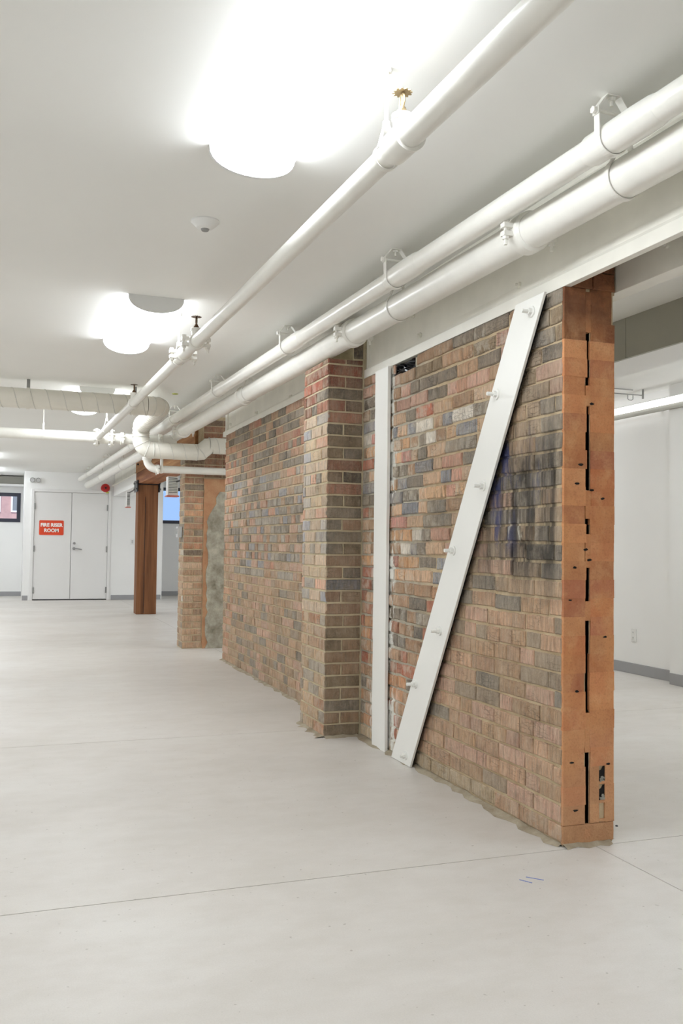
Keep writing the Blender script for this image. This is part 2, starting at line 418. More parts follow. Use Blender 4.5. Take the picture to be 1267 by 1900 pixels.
# double door
o = thing('trim_2', ((DX0+DX1)/2, YB-.02, 0), 'white steel frame around the double door', 'door frame', kind='structure')
for a, b in ((DX0-.055, DX0), (DX1, DX1+.055)): bx(a, b, YB-.035, YB+.1, 0, DZ+.055).build('jamb', M['door'], o, bevel=0.004)
bx(DX0, DX1, YB-.035, YB+.1, DZ, DZ+.055).build('head', M['door'], o, bevel=0.004)
bx(DX0, DX1, YB-.005, YB+.1, 0.0, 0.012).build('threshold', M['gap'], o)
bx(DX0, DX1, YB+.06, YB+.1, 0.012, DZ).build('light_block', M['door'], o)  # unseen panel added behind the leaves to stop light leaking between them
bx(DX1-.05, DX1+.005, YB-.037, YB-.035, DZ+.005, DZ+.04).build('tag', M['yellowtag'], o)
mid = (DX0+DX1)/2
def leaf(name, label, x0, x1, hx):
    d = thing(name, ((x0+x1)/2, YB, 0.015), label, 'door', kind='structure')
    bx(x0+.004, x1-.004, YB-.012, YB+.03, 0.022, DZ-.004).build('door_panel', M['door'], d, bevel=0.003)
    for z in (0.2, 1.02, 1.86):
        bx(hx-.014, hx+.014, YB-.044, YB-.01, z-.06, z+.06).build('hinge', M['zinc'], d, bevel=0.003)
    return d
leaf('door_1', 'white door leaf carrying the red sign', DX0, mid, DX0+.012)
d = leaf('door_2', 'white door leaf with the lever handle', mid, DX1, DX1-.012)
hd = MB().cyl((1.21, YB-.012, 1.03), (1.21, YB-.05, 1.03), 0.028).sweep([(1.21, YB-.05, 1.03), (1.21, YB-.065, 1.03), (1.235, YB-.072, 1.03), (1.30, YB-.072, 1.022), (1.36, YB-.068, 1.01)], 0.011, 10)
hd.build('handle', M['chrome'], d)
MB().cyl((1.215, YB-.012, 1.135), (1.215, YB-.035, 1.135), 0.026).build('deadbolt', M['chrome'], d)

# door sign with its lettering
sg = thing('door_sign', (0.773, YB-.016, 1.293), 'orange-red FIRE RISER ROOM sign on the white door', 'sign')
# rounded plate
pl = []
for (cx_, cz_, a0) in ((0.986, 1.564, 0), (0.560, 1.564, 90), (0.560, 1.313, 180), (0.986, 1.313, 270)):
    for k in range(5):
        t = math.radians(a0 + k*22.5); pl.append((cx_ + .02*math.cos(t), cz_ + .02*math.sin(t)))
MB().prism(pl, 'y', YB-.020, YB-.0125).build('plate', M['signred'], sg)
def text(body, size, loc, parent, mat, bold=0.0, sx=1.0):
    c = bpy.data.curves.new('lettering', 'FONT'); c.body = body; c.size = size; c.align_x = 'CENTER'; c.align_y = 'CENTER'
    c.offset = bold; c.extrude = 0.0015
    t = bpy.data.objects.new('lettering', c); COL.objects.link(t)
    dg = bpy.context.evaluated_depsgraph_get(); dg.update()
    me = bpy.data.meshes.new_from_object(t.evaluated_get(dg)); bpy.data.objects.remove(t)
    o_ = bpy.data.objects.new('lettering', me); COL.objects.link(o_); me.materials.clear(); me.materials.append(mat)
    o_.parent = parent; o_.location = Vector(loc) - WL[parent.name]; o_.rotation_euler = (math.pi/2, 0, 0); o_.scale = (sx, 1, 1)
    return o_
text('FIRE RISER', 0.094, (0.773, YB-.0218, 1.489), sg, M['signwhite'], 0.004, 0.98)
text('ROOM', 0.094, (0.773, YB-.0218, 1.381), sg, M['signwhite'], 0.004, 0.98)

# ------------------------------------------------------------------ brickwork
CH = 0.0718
def jit(a): return random.uniform(-a, a)
def brick_geo(q, O, U, V, N, u0, u1, v0, v1, proud, col, rough=1.0, back=0.012):
    """one brick face piece: chamfered slab with an uneven outline"""
    O, U, V, N = map(Vector, (O, U, V, N))
    j = 0.0012*rough
    w_ = u1-u0; nseg = 3 if w_ > 0.14 else 2
    out = [(u0+w_*k/nseg, v0) for k in range(nseg)] + [(u1, v0), (u1, (v0+v1)/2)] + [(u1-w_*k/nseg, v1) for k in range(nseg)] + [(u0, v1), (u0, (v0+v1)/2)]
    out = [(a+jit(j), b+jit(j)) for a, b in out]; n = len(out)
    cu, cv = (u0+u1)/2, (v0+v1)/2; ch = 0.0022 + 0.0012*rough if rough > .5 else 0.0006
    def P(a, b, d): return O + U*a + V*b + N*d
    vs = [P(a, b, -back) for a, b in out] + [P(a, b, proud-ch) for a, b in out]
    for a, b in out:
        ia = a + (ch if a < cu-1e-6 else -ch if a > cu+1e-6 else 0)*(1 if abs(a-cu) > w_*0.4 else 0)
        ib = b + (ch if b < cv else -ch)*(1 if abs(b-cv) > (v1-v0)*0.3 else 0)
        vs.append(P(ia, ib, proud + jit(0.0008*rough)))
    vs.append(P(cu + jit(.01), cv, proud + random.uniform(-.001, .0022)*rough))
    fs = [(i, (i+1) % n, n+(i+1) % n, n+i) for i in range(n)] + [(n+i, n+(i+1) % n, 2*n+(i+1) % n, 2*n+i) for i in range(n)] + [(2*n+i, 2*n+(i+1) % n, 3*n) for i in range(n)]
    q.add(vs, fs, False, col)
def C(r, g, b, a=0.0, f=1.36):
    k = random.uniform(0.78, 1.2)*f; return (lin(r)*k, lin(g)*k, lin(b)*k, a)
TAN = (170,134,108); PINK = (172,136,118); BRN = (146,112,86); GRY = (114,109,102); DGR = (70,68,66); RED = (150,72,56); ORG = (192,144,104); WHT = (200,194,184); BLU = (118,124,134); DRED = (112,54,42); OLV = (112,94,72)
def pick(*pairs):
    t = random.random()*sum(w_ for _, w_ in pairs)
    for c, w_ in pairs:
        t -= w_
        if t <= 0: return c
    return pairs[-1][0]

def place(items, parent, limit, O_eye=Vector((0, 0, H))):
    """items: (args for brick_geo, material). The largest in view get an object each, the rest become one part."""
    def size(it):
        O, U, V, N, u0, u1, v0, v1 = it[0][:8]
        P = Vector(O)+Vector(U)*(u0+u1)/2+Vector(V)*(v0+v1)/2 - O_eye
        return (u1-u0)*(v1-v0)*abs(P.normalized().dot(Vector(N)))/P.length_squared
    items = sorted(items, key=size, reverse=True)
    for it in items[:limit]:
        q = MB(); brick_geo(q, *it[0]); q.build('brick', it[1], parent)
    rest = items[limit:]
    if rest:
        q = MB()
        for it in rest: brick_geo(q, *it[0])
        r_ = q.build('brickwork', rest[0][1], parent); r_['kind'] = 'stuff'

def rows(u0, u1, z0, z1, lens, jw, start):
    """courses of (u_a, u_b, v_a, v_b, course index)"""
    n = int(round((z1-z0)/CH)); out = []
    for k in range(n):
        v = z0 + k*CH; u = u0
        L = start(k)
        while u < u1 - 0.02:
            e = min(u+L, u1)
            if u1 - e < 0.035: e = u1
            out.append((u, e, v, v+CH, k)); u = e
            L = lens(k, u, v)
    return out

X0 = 2.0
U, V, N = (0,1,0), (0,0,1), (-1,0,0)
# --- near wall: X 2.0..2.23, Y 3.02..5.18
nw = MB()
TOPN = 2.14
for (y0, y1, zt) in ((3.028, 4.42, TOPN), (4.42, 4.72, 2.085), (4.72, 5.2, TOPN)):
    nw.box(X0+.0065, X0+.102, y0, y1, 0, zt)
    nw.box(X0+.120, X0+.228, y0, y1, 0, TOPN)
nw.box(X0+.102, X0+.120, 3.32, 5.2, 0, TOPN)
TOPE = [(.036, .130), (.132, .234)]
OPEN = [(0.06,0.35),(0.50,0.855),(0.93,1.06),(1.19,1.25),(1.36,1.69),(1.77,1.98)]
z = 0.0; FILL = []
for a, b in OPEN + [(TOPN, TOPN)]:
    if a > z: FILL.append((z, a))
    z = b
nw.box(X0+.036, X0+.236, 3.028, 5.1, TOPN, CEIL)
wn = nw.build('wall_brick', M['mortar_near'])
tag(wn, 'weathered brick wall with a sawn-off end, white brace and flat post across it', 'brick wall', kind='structure')
def near_lens(k, u, v):
    if u > 4.3: return random.choice([0.085, 0.108, 0.13, 0.2, 0.212])
    if u > 3.30 + (2.14-v)*.592: return 0.212 if random.random() < .6 else .108
    if k % 6 == 4: return 0.108
    return 0.212 if random.random() < 0.8 else 0.108
items = []
for (a, b, v0, v1, k) in rows(3.026, 5.16, 0.008, 2.15, near_lens, 0.01, lambda k: (0.1, 0.205, 0.16, 0.06)[k % 4]):
    um = (a+b)/2; zm = (v0+v1)/2
    if 4.40 < um < 4.72 and v1 > 2.10: continue
    messy = um > 3.30 + (2.14-zm)*.592
    hj = 0.0058 if messy else 0.0052
    sag = 0.004*math.sin(um*2.1+k*0.35) + 0.002*math.sin(um*9+k)
    if v0 > 2.12: continue
    if k == 29: v1 = 2.15 + hj - sag
    if messy:
        near_post = um > 4.15
        if zm > 1.85: c = pick((BRN,2),((96,90,84),2),(OLV,2),((158,112,92),1.6),((168,128,114),1.4)); al = random.choice([0,.2,.5])
        elif zm > .95: c = pick((ORG,2.2),((188,154,126),3),((156,84,66),1.5),(GRY,2.2),((96,92,88),1.2),(WHT,1.5),(BLU,1.8),(BRN,1.4),((182,124,116),1.3)) if near_post else pick(((172,142,118),3),(GRY,2.4),(BLU,2),((178,128,112),1.8),(BRN,1.5),((188,150,116),1.4),(RED,.6),(WHT,.5)); al = random.choice([.1, .4, .7]) if near_post else random.choice([.1,.3,.5])
        else: c = pick(((154,82,62),2.2),((176,124,88),2),(BRN,2.4),(GRY,1.6),((94,90,86),1),((170,134,108),2)); al = random.choice([.1,.3,.6])
    elif zm > 1.75: c = pick(((134,116,98),4),(GRY,2),(DGR,1),((150,118,104),2),(OLV,1.4),(RED,.5)); al = 0.1
    elif zm > 0.92: c = pick(((146,126,106),4),(GRY,3),(PINK,1.2),((112,106,98),1.6),(BLU,.8),((164,136,110),1.5)); al = 0.15
    else: c = pick((TAN,6),(PINK,4),((156,124,96),3),(GRY,1.3),((132,116,100),1.4)); al = 0.12
    if zm < 0.09: c = pick((TAN,2),((170,150,122),3)); al = .3
    proud = random.uniform(-.0015, .0025) + (random.uniform(-.003, .006) if messy else 0)
    items.append((((X0,0,0), U, V, N, a+hj*.8, b-hj*.8, v0+sag+hj, v1+sag-hj, proud, C(*c, al, 1.5 if messy and c not in (DGR, GRY) else 1.36), 2.2 if messy else 1.3), M['brick_near']))
place(items, wn, 232)
# the sawn end: two leaves of orange bricks and the slot between them
NE = (0,-1,0); UE = (1,0,0)
ends = []
for k in range(30):
    v0 = 0.008 + k*CH; v1 = v0+CH
    if k == 29: v1 = 2.150
    hdr = any(abs(v0+CH/2-h_) < CH*.55 for h_ in (0.02,)) 
    oc = lambda: pick(((194,130,90),4),((182,112,76),2.4),((200,142,100),4),((170,108,82),1.2))
    if k > 26: oc = lambda: pick(((120,72,48),2),((98,60,44),2),((140,84,56),1))
    if hdr:
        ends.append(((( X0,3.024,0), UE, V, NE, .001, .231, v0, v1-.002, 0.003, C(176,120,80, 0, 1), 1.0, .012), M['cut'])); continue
    o1, o2 = jit(.006), jit(.002) - (.014 if k > 27 else 0)
    if 0.645 < v0+CH/2 < 0.66: pass
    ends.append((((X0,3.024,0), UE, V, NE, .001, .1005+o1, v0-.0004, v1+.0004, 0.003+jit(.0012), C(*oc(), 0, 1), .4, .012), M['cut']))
    if 0.10 < v0+CH/2 < 0.31:      # perforated bricks at the foot: a hole through the right-hand leaf
        for (a, b, c_, d_) in ((.1215, .163, v0-.0004, v1+.0004), (.190, .2315+o2, v0-.0004, v1+.0004), (.163, .190, v0+.0012, v0+.012)):
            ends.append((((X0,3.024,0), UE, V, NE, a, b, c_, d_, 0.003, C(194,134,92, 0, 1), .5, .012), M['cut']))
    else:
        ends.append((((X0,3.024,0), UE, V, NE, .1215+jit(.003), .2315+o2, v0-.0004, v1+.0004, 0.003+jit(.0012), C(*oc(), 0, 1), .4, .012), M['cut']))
for k in range(5):
    v0 = 2.152 + k*CH
    for (a, b) in TOPE:
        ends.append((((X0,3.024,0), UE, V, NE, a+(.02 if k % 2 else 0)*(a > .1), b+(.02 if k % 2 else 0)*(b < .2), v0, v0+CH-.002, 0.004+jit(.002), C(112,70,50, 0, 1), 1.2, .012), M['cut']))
place(ends, wn, 400)
# black plates behind the perforations, painting in the shade of the holes
for k in range(2, 5):
    v0 = 0.008+k*CH
    if not 0.10 < v0+CH/2 < 0.31: continue
    MB().prism([(X0+.163, v0+.008), (X0+.190, v0+.008), (X0+.190, v0+CH-.002), (X0+.182, v0+CH-.004), (X0+.176, v0+CH-.016), (X0+.163, v0+CH-.02)], 'y', 3.0245, 3.027).build('brick_hole_shade', M['gap'], wn)
    q = MB()
    for _ in range(9):
        r_ = random.uniform(.003, .006)
        q.obox((X0+random.uniform(.168, .186), 3.0235+jit(.001), v0+.013+abs(jit(.018))), Vector((1, jit(.4), jit(.6))).normalized(), Vector((0, 1, jit(.3))).normalized(), Vector((jit(.4), 0, 1)).normalized(), r_, .002, r_*.8)
    r_ = q.build('rubble', M['stone'], wn); r_['kind'] = 'stuff'
q = MB()
for (a, b) in OPEN: q.box(X0+.1025, X0+.1195, 3.13, 3.32, a, b)
q.build('cavity_shade', M['gap'], wn)  # black blocks that paint the deep shade inside the slot
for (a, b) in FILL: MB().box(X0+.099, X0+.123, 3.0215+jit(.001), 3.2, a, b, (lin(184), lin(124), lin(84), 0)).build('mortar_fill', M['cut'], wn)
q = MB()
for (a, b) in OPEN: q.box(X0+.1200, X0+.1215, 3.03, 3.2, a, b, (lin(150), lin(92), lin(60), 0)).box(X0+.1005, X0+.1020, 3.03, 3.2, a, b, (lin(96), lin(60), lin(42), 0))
q.build('cavity_side', M['cut'], wn)  # slot sides in brick colour, darkened for the shade between the leaves
# flat black patches that paint the shade of chipped pockets in the sawn end
for (x, z_) in ((2.055,.135),(2.06,.585),(2.205,.30),(2.03,.935),(2.05,1.06),(2.19,.79),(2.075,1.46),(2.06,1.385),(2.10,1.13),(2.04,.315),(2.115,1.09),(2.128,1.70),(2.13,1.36),(2.18,1.33)):
    n = 6; pts = [(x+(.004+abs(jit(.006)))*1.5*math.cos(2*math.pi*i/n), z_+(.002+abs(jit(.005)))*math.sin(2*math.pi*i/n)) for i in range(n)]
    MB().prism(pts, 'y', 3.0196, 3.0245).build('chip_shade', M['gap'], wn)
# rubble in the slot foot
q = MB()
for k in range(26):
    x, y, z_ = X0+random.uniform(.105, .118), random.uniform(3.04, 3.2), random.choice([.06, .5, .93, 1.36])+random.uniform(0, .03); r_ = random.uniform(.003, .007)
    q.obox((x, y, z_), Vector((1, jit(.5), jit(.5))).normalized(), Vector((0, 1, jit(.3))).normalized(), Vector((0, 0, 1)), r_, r_, r_*.7)
r_ = q.build('rubble', M['stone'], wn); r_['kind'] = 'stuff'
# uneven mortar skirt on the slab along the wall foot
def skirt(parent, pts, wdt, hgt, mat, dirv):
    q = MB(); n = len(pts); vs = []
    for p in pts:
        wv = wdt*random.uniform(.3, 1.5); hv = hgt*random.uniform(.5, 1.4)
        d_ = Vector(dirv); b = Vector(p)
        vs += [b - d_*.004, b - d_*.004 + Vector((0,0,hv)), b + d_*wv*.5 + Vector((0,0,hv*.55)), b + d_*wv + Vector((0,0,.0006))]
    fs = []
    for i in range(n-1):
        for k in range(3): fs.append((i*4+k, i*4+k+1, i*4+4+k+1, i*4+4+k))
    q.add(vs, fs, True); q.build('mortar_skirt', mat, parent, sharp=80)
skirt(wn, [(X0, 3.03+i*.06, 0) for i in range(37)], .035, .012, M['mortar_dirty'], (-1,0,0))
skirt(wn, [(X0+i*.03, 3.021, 0) for i in range(8)], .03, .012, M['mortar_dirty'], (0,-1,0))

# --- far wall: Y 5.6..8.96
fw = MB().box(X0+.0065, X0+.228, 5.6, 8.955, 0, 2.215)
wf = tag(fw.build('wall_brick_far', M['mortar']), 'multicoloured brick wall running on behind the brick pilaster', 'brick wall', kind='structure')
items = []
def far_lens(k, u, v): return 0.108 if k % 6 == 2 or (1.0 < v < 1.55 and random.random() < .45) else (0.212 if random.random() < .8 else .108)
for (a, b, v0, v1, k) in rows(5.64, 8.952, 0.004, 2.20, far_lens, .01, lambda k: (0.1, 0.2, 0.15, 0.07)[k % 4]):
    zm = (v0+v1)/2; um = (a+b)/2
    if zm > 1.7: c = pick((GRY,2.4),((148,108,88),2.4),((150,86,70),1.2),(BRN,2),(DGR,1.8)); al = .1
    elif zm > 0.85: c = pick(((132,128,122),3.2),((154,126,104),2.4),(PINK,1.5),((98,94,90),2.2),(BLU,1.6),(BRN,1.2),((166,118,98),.8)); al = .3
    else: c = pick(((162,130,104),4),(PINK,2.6),((148,120,94),2.4),(GRY,1.5),((140,122,106),1.2)); al = .2
    if um > 8.6 and random.random() < .4: c = (172,122,94)
    sag = .003*math.sin(um*1.7+k*.4)
    items.append((((X0,0,0), U, V, N, a+.005, b-.005, v0+sag+.0055, v1+sag-.0055, random.uniform(-.002,.003)+(.005*random.random() if 1.0<zm<1.5 else 0), C(*c, al), 1.5), M['brick']))
place(items, wf, 300)
skirt(wf, [(X0, 5.66+i*.07, 0) for i in range(48)], .03, .012, M['mortar_dirty'], (-1,0,0))

# --- pilaster: X 1.77..2.0, Y 5.17..5.64
PX, PY0, PY1 = 1.772, 5.168, 5.640; PT = 2.262
pb = MB().box(PX+.006, X0+.2, PY0+.006, PY1-.004, 0, PT).box(1.932, X0+.2, PY0+.004, PY1-.004, PT, 2.40)
wp = tag(pb.build('wall_pilaster', M['mortar_pale']), 'brick pilaster standing proud between the two brick wall stretches', 'pilaster', kind='structure')
items = []; fr = []
def pc(zm):
    if zm > 1.95: return pick((RED,3),(DRED,2),(DGR,1.5),((120,92,76),2))
    if zm > 1.45: return pick((GRY,2),(DGR,1.3),((172,108,88),1.6),((150,124,104),2.4),(OLV,1.4))
    if zm > .75: return pick((GRY,2.4),((170,144,118),2.4),(BLU,1.3),((160,124,100),2),(OLV,1.5),((96,84,70),1))
    return pick(((160,124,94),3),((150,112,86),2),(OLV,2),(GRY,1.2),(BRN,2))
nrow = 32
for k in range(nrow+2):
    v0 = .004 + k*CH; v1 = v0+CH; zm = v0+CH/2
    hi = k >= nrow
    if k == nrow-1: v1 = PT + .004
    if k == nrow: v0 = PT + .004
    # face towards the camera: a stretcher, or two headers
    xs = [PX, PX+.226] if k % 2 == 0 else [PX, PX+.108+jit(.008), PX+.226]
    if hi: xs = [1.932, X0+.0]
    for a, b in zip(xs, xs[1:]):
        c = pc(zm); face_shade = .86  # camera-side face darkened: its shade is put into the brick colour
        fr.append((((0,PY0,0), (1,0,0), V, (0,-1,0), a+(.001 if a == PX else .005), min(b, X0+.0)-.004, v0+.0055, v1-.0055, random.uniform(-.001,.003), C(*[x*face_shade for x in c], .12, 1.15), 1.3), M['brick']))
    if not hi:
        us = [PY0, PY0+.105, PY0+.315, PY1] if k % 2 else [PY0, PY0+.21, PY0+.42, PY1]
        if k % 6 == 3: us = [PY0, PY0+.105, PY0+.21, PY0+.315, PY0+.42, PY1]
        for i, (a, b) in enumerate(zip(us, us[1:])):
            c = pc(zm) if zm > 1.95 else (pick(((184,162,140),3),((158,154,150),2.4),((140,144,154),1.6),((196,150,128),1.6),((176,154,126),2),((132,126,118),1)) if zm > .7 else pick(((168,140,112),3),((160,128,104),2),((140,132,122),1.6),((156,110,84),1)))
            items.append((((PX,0,0), U, V, N, a+(.001 if i == 0 else .005), b-.005, v0+.0055, v1-.0055, random.uniform(-.001,.003), C(*c, .35, 1.5), 1.3), M['brick']))  # left face brightened: the lamp light on it goes into the colour
place(items+fr, wp, 300)
skirt(wp, [(PX+i*.03, PY0, 0) for i in range(8)], .03, .012, M['mortar_dirty'], (0,-1,0))
skirt(wp, [(PX, PY0+i*.04, 0) for i in range(13)], .04, .014, M['mortar_dirty'], (-1,0,0))

# --- far pier: X 1.78.., Y 9.99..10.3
QX, QY0, QY1 = 1.782, 9.99, 10.28
qb = MB().box(QX+.004, 2.42, QY0+.004, QY1, 0, 2.24).box(1.98, 2.42, QY0+.004, QY1, 2.24, CEIL)
wq = tag(qb.build('wall_pier', M['mortar']), 'far brick pier with a rough concrete patch behind the end of the brick wall', 'brick pier', kind='structure')
items = []
for k in range(35):
    v0 = .004 + k*CH; v1 = v0+CH; zm = v0+CH/2
    hi = zm > 2.2
    xs = [QX, QX+.215] if k % 2 == 0 else [QX, QX+.11, QX+.215]
    if zm > 1.85: xs = xs + [2.20, 2.41]
    if hi: xs = [1.985, 2.2, 2.41]
    for a, b in zip(xs, xs[1:]):
        c = pick(((168,112,80),4),((144,96,70),2.6),((98,82,70),1.8),((180,130,96),2)) if zm > .95 else pick(((172,136,108),3),((184,152,126),2),((156,120,92),2))
        if hi or zm > 1.85: c = pick(((140,80,56),3),((110,66,48),2),((90,66,54),1))
        items.append((((0,QY0,0), (1,0,0), V, (0,-1,0), a+.004, b-.004, v0+.006, v1-.006, random.uniform(-.001,.004), C(*c, .15), 1.4), M['brick']))
    if not hi:
        us = [QY0, QY0+.1, QY1] if k % 2 else [QY0, QY0+.2, QY1]
        for a, b in zip(us, us[1:]):
            c = pick((GRY,2),((172,140,116),3),((160,128,104),2),(WHT,.5))
            items.append((((QX,0,0), U, V, N, a+.004, b-.004, v0+.006, v1-.006, random.uniform(-.001,.003), C(*c, .3), 1.4), M['brick']))
place(items, wq, 300)
# concrete patch and the torn orange edge beside it
def ragged(name, x0, x1, z0, z1, y, mat, parent, amp=.02, th=.02, tp=.3):
    n = 26; L = []; R_ = []
    for i in range(n+1):
        z_ = z0+(z1-z0)*i/n; t = i/n
        sh = .0 if t < .8 else (t-.8)/.2
        L.append((x0+jit(amp)+sh*(x1-x0)*tp, z_)); R_.append((x1+jit(amp*.3), z_))
    MB().prism(L + R_[::-1], 'y', y, y+th).build(name, mat, parent)
ragged('torn_edge', 2.0, 2.44, 0.0, 1.86, QY0-.012, M['orange_smear'], wq, .006, .022, 0)
ragged('concrete_patch', 2.045, 2.44, 0.0, 1.72, QY0-.022, M['concrete'], wq, .018, .022)

# black plastic stuffed in the hole under the beam
q = MB(); n = 14; mrow = 8; vs = []
for j in range(mrow):
    for i in range(n):
        vs.append((X0+.012+random.uniform(-.016, .02), 4.425+.29*i/(n-1), 2.083+.058*j/(mrow-1)))
fs = [(j*n+i, j*n+i+1, (j+1)*n+i+1, (j+1)*n+i) for j in range(mrow-1) for i in range(n-1)]
q.add(vs, fs); tag(q.build('plastic_bag', M['bag']), 'crumpled black plastic stuffed in the gap under the white beam', 'plastic bag')

# ------------------------------------------------------------------ steel beams
def channel(name, label, x0, x1, y0, y1, zb, zt, bolts, toe=-1, stiff=()):
    """rolled channel; its flange toes point to -X (toe -1) or +X (toe 1)"""
    tw = .010; tf = .050
    o = thing(name, ((x0+x1)/2, (y0+y1)/2, zb), label, 'steel beam')
    e, b = (x0, x1) if toe < 0 else (x1, x0); g_ = -toe      # toe edge, back edge
    wx = b - g_*tw
    prof = [(e,zb),(b,zb),(b,zt),(e,zt),(e,zt-.02),(wx-g_*.006,zt-.03),(wx,zt-.06),(wx,zb+tf+.05),(wx-g_*.002,zb+tf+.02),(wx-g_*.010,zb+tf+.006),(e,zb+tf)]
    MB().prism(prof, 'y', y0, y1).build('rolled_section', M['steelpaint'], o, bevel=0.002)
    fx = wx if toe < 0 else b
    for (y, z_) in bolts:
        MB().cyl((fx, y, z_), (fx-.012, y, z_), .014, 6, smooth=False).cyl((fx-.01, y, z_), (fx-.024, y, z_), .007, 8).build('bolt', M['steelpaint'], o)
    for y in stiff:
        bx(x0+.006, wx, y-.006, y+.006, zb+tf, zt-tf).build('stiffener', M['steelpaint'], o)
    return o
channel('steel_beam', 'white steel channel beam over the near brick wall and brace', 2.0, 2.032, -3.9, 5.16, 2.152, CEIL, [(2.9,2.387),(3.39,2.256),(4.39,2.255),(4.9,2.399),(4.48,2.381),(2.35,2.26)], -1, (5.13,))
channel('steel_beam', 'white steel channel beam over the far brick wall behind the pilaster', 2.004, 2.036, 5.66, 9.1, 2.222, CEIL, [(7.3,2.435),(6.76,2.285),(7.81,2.30),(8.30,2.439),(8.84,2.322),(6.2,2.43)], -1, (8.95,))
channel('steel_beam', 'white steel channel beam set behind the top of the sawn brick end', 2.242, 2.318, -3.9, 9.1, 2.152, CEIL, [(2.72,2.25),(2.3,2.4)], 1)
q = thing('steel_beam', (2.0, 17.2, 2.2), 'white boxed-in beam running from the timber post to the back wall', 'beam')
bx(1.96, 2.28, 15.42, 19.08, 2.10, 2.30).build('casing', M['paint'], q, bevel=.004)
bx(1.92, 2.3, 15.42, 19.08, 2.30, 2.325).build('flange', M['steelpaint'], q)
bx(1.98, 2.24, 15.42, 19.08, 2.325, CEIL).build('web', M['steelpaint'], q)

# ------------------------------------------------------------------ brace plate and flat post
def bolt(parent, y, z_, x, L=.03):
    b = MB().cyl((x, y, z_), (x-.006, y, z_), .023, 20).build('bolt', M['plate'], parent)
    MB().cyl((x-.006, y, z_), (x-.020, y, z_), .0145, 6, smooth=False).build('nut', M['plate'], b)
    MB().cyl((x-.02, y, z_), (x-.02-L, y, z_), .0085, 10).build('thread', M['plate'], b)
br = thing('brace_plate', (1.98, 4.46, 0), 'white diagonal steel brace plate bolted across the near brick wall', 'brace')
MB().prism([(3.099, 2.146), (3.318, 2.146), (4.591, 0.002), (4.346, 0.002)], 'x', 1.960, 1.972).build('plate', M['plate'], br, bevel=.0015)
MB().prism([(3.125, 2.14), (3.30, 2.14), (4.57, 0.004), (4.37, 0.004)], 'x', 1.972, 1.989).build('packing', M['gap'], br)
for (y, z_) in ((3.19,2.088),(3.47,1.795),(3.585,1.405),(3.87,1.118),(4.01,.73),(4.285,.436),(4.40,.05)): bolt(br, y, z_, 1.960, .028 if z_ > .1 else .012)
pp = thing('flat_post', (1.985, 4.81, 0), 'white upright steel strip against the brick wall beside the pilaster', 'steel strip')
yl, yr = [], []
for i in range(30):
    z_ = 2.146*i/29; e = .012*max(0, 1-z_/.3)
    yl.append((4.905+jit(.003)+.0*e, z_)); yr.append((4.716+jit(.0015)+(-e*.5), z_))
MB().prism(yr + yl[::-1], 'x', 1.972, 1.9895).build('strip', M['plate'], pp)

# ------------------------------------------------------------------ pipes
def lerp(a, b, t): return tuple(a[i]+(b[i]-a[i])*t for i in range(3))
def atY(p0, p1, Y): return lerp(p0, p1, (Y-p0[1])/(p1[1]-p0[1]))
A0, A1 = (1.02, 2.448, 2.283), (0.85, 9.88, 2.25)
B0, B1 = (1.74, 2.37, 2.415), (1.29, 19.1, 2.415)
C0, C1 = (1.86, 2.49, 2.344), (1.44, 19.1, 2.300)
def band(q, p, d, r, w_, seg=28):
    p = Vector(p); d = Vector(d).normalized()
    q.cyl(p-d*w_/2, p+d*w_/2, r, seg)
def coupling(parent, p, d, r, wdt=.05, name='coupling', lug=True, ldir=None):
    """grooved pipe coupling: two half shells with bolted lugs"""
    p = Vector(p); d = Vector(d).normalized(); q = MB()
    q.sweep([p-d*wdt/2, p-d*wdt*.36, p+d*wdt*.36, p+d*wdt/2], [r*1.05, r*1.2, r*1.2, r*1.05], 28)
    o = q.build(name, M['pipe'], parent)
    if lug:
        up_ = Vector((0,0,1)); sd = d.cross(up_).normalized()
        if ldir: sd = Vector(ldir)
        for s_ in (-1, 1):
            c = p + sd*s_*(r*1.2+.016)
            lg = MB().obox(c+up_*.016, d, sd, up_, .015, .02, .009).obox(c-up_*.016, d, sd, up_, .015, .02, .009)
            l_ = lg.build('lug', M['pipe'], o)
            b = MB().cyl(c+sd*s_*.006+up_*.032, c+sd*s_*.006-up_*.058, .007, 8)
            b.cyl(c+sd*s_*.006+up_*.024, c+sd*s_*.006+up_*.036, .013, 12).cyl(c+sd*s_*.006-up_*.037, c+sd*s_*.006-up_*.025, .013, 6, smooth=False)
            b.build('bolt', M['pipe'], o)
    return o

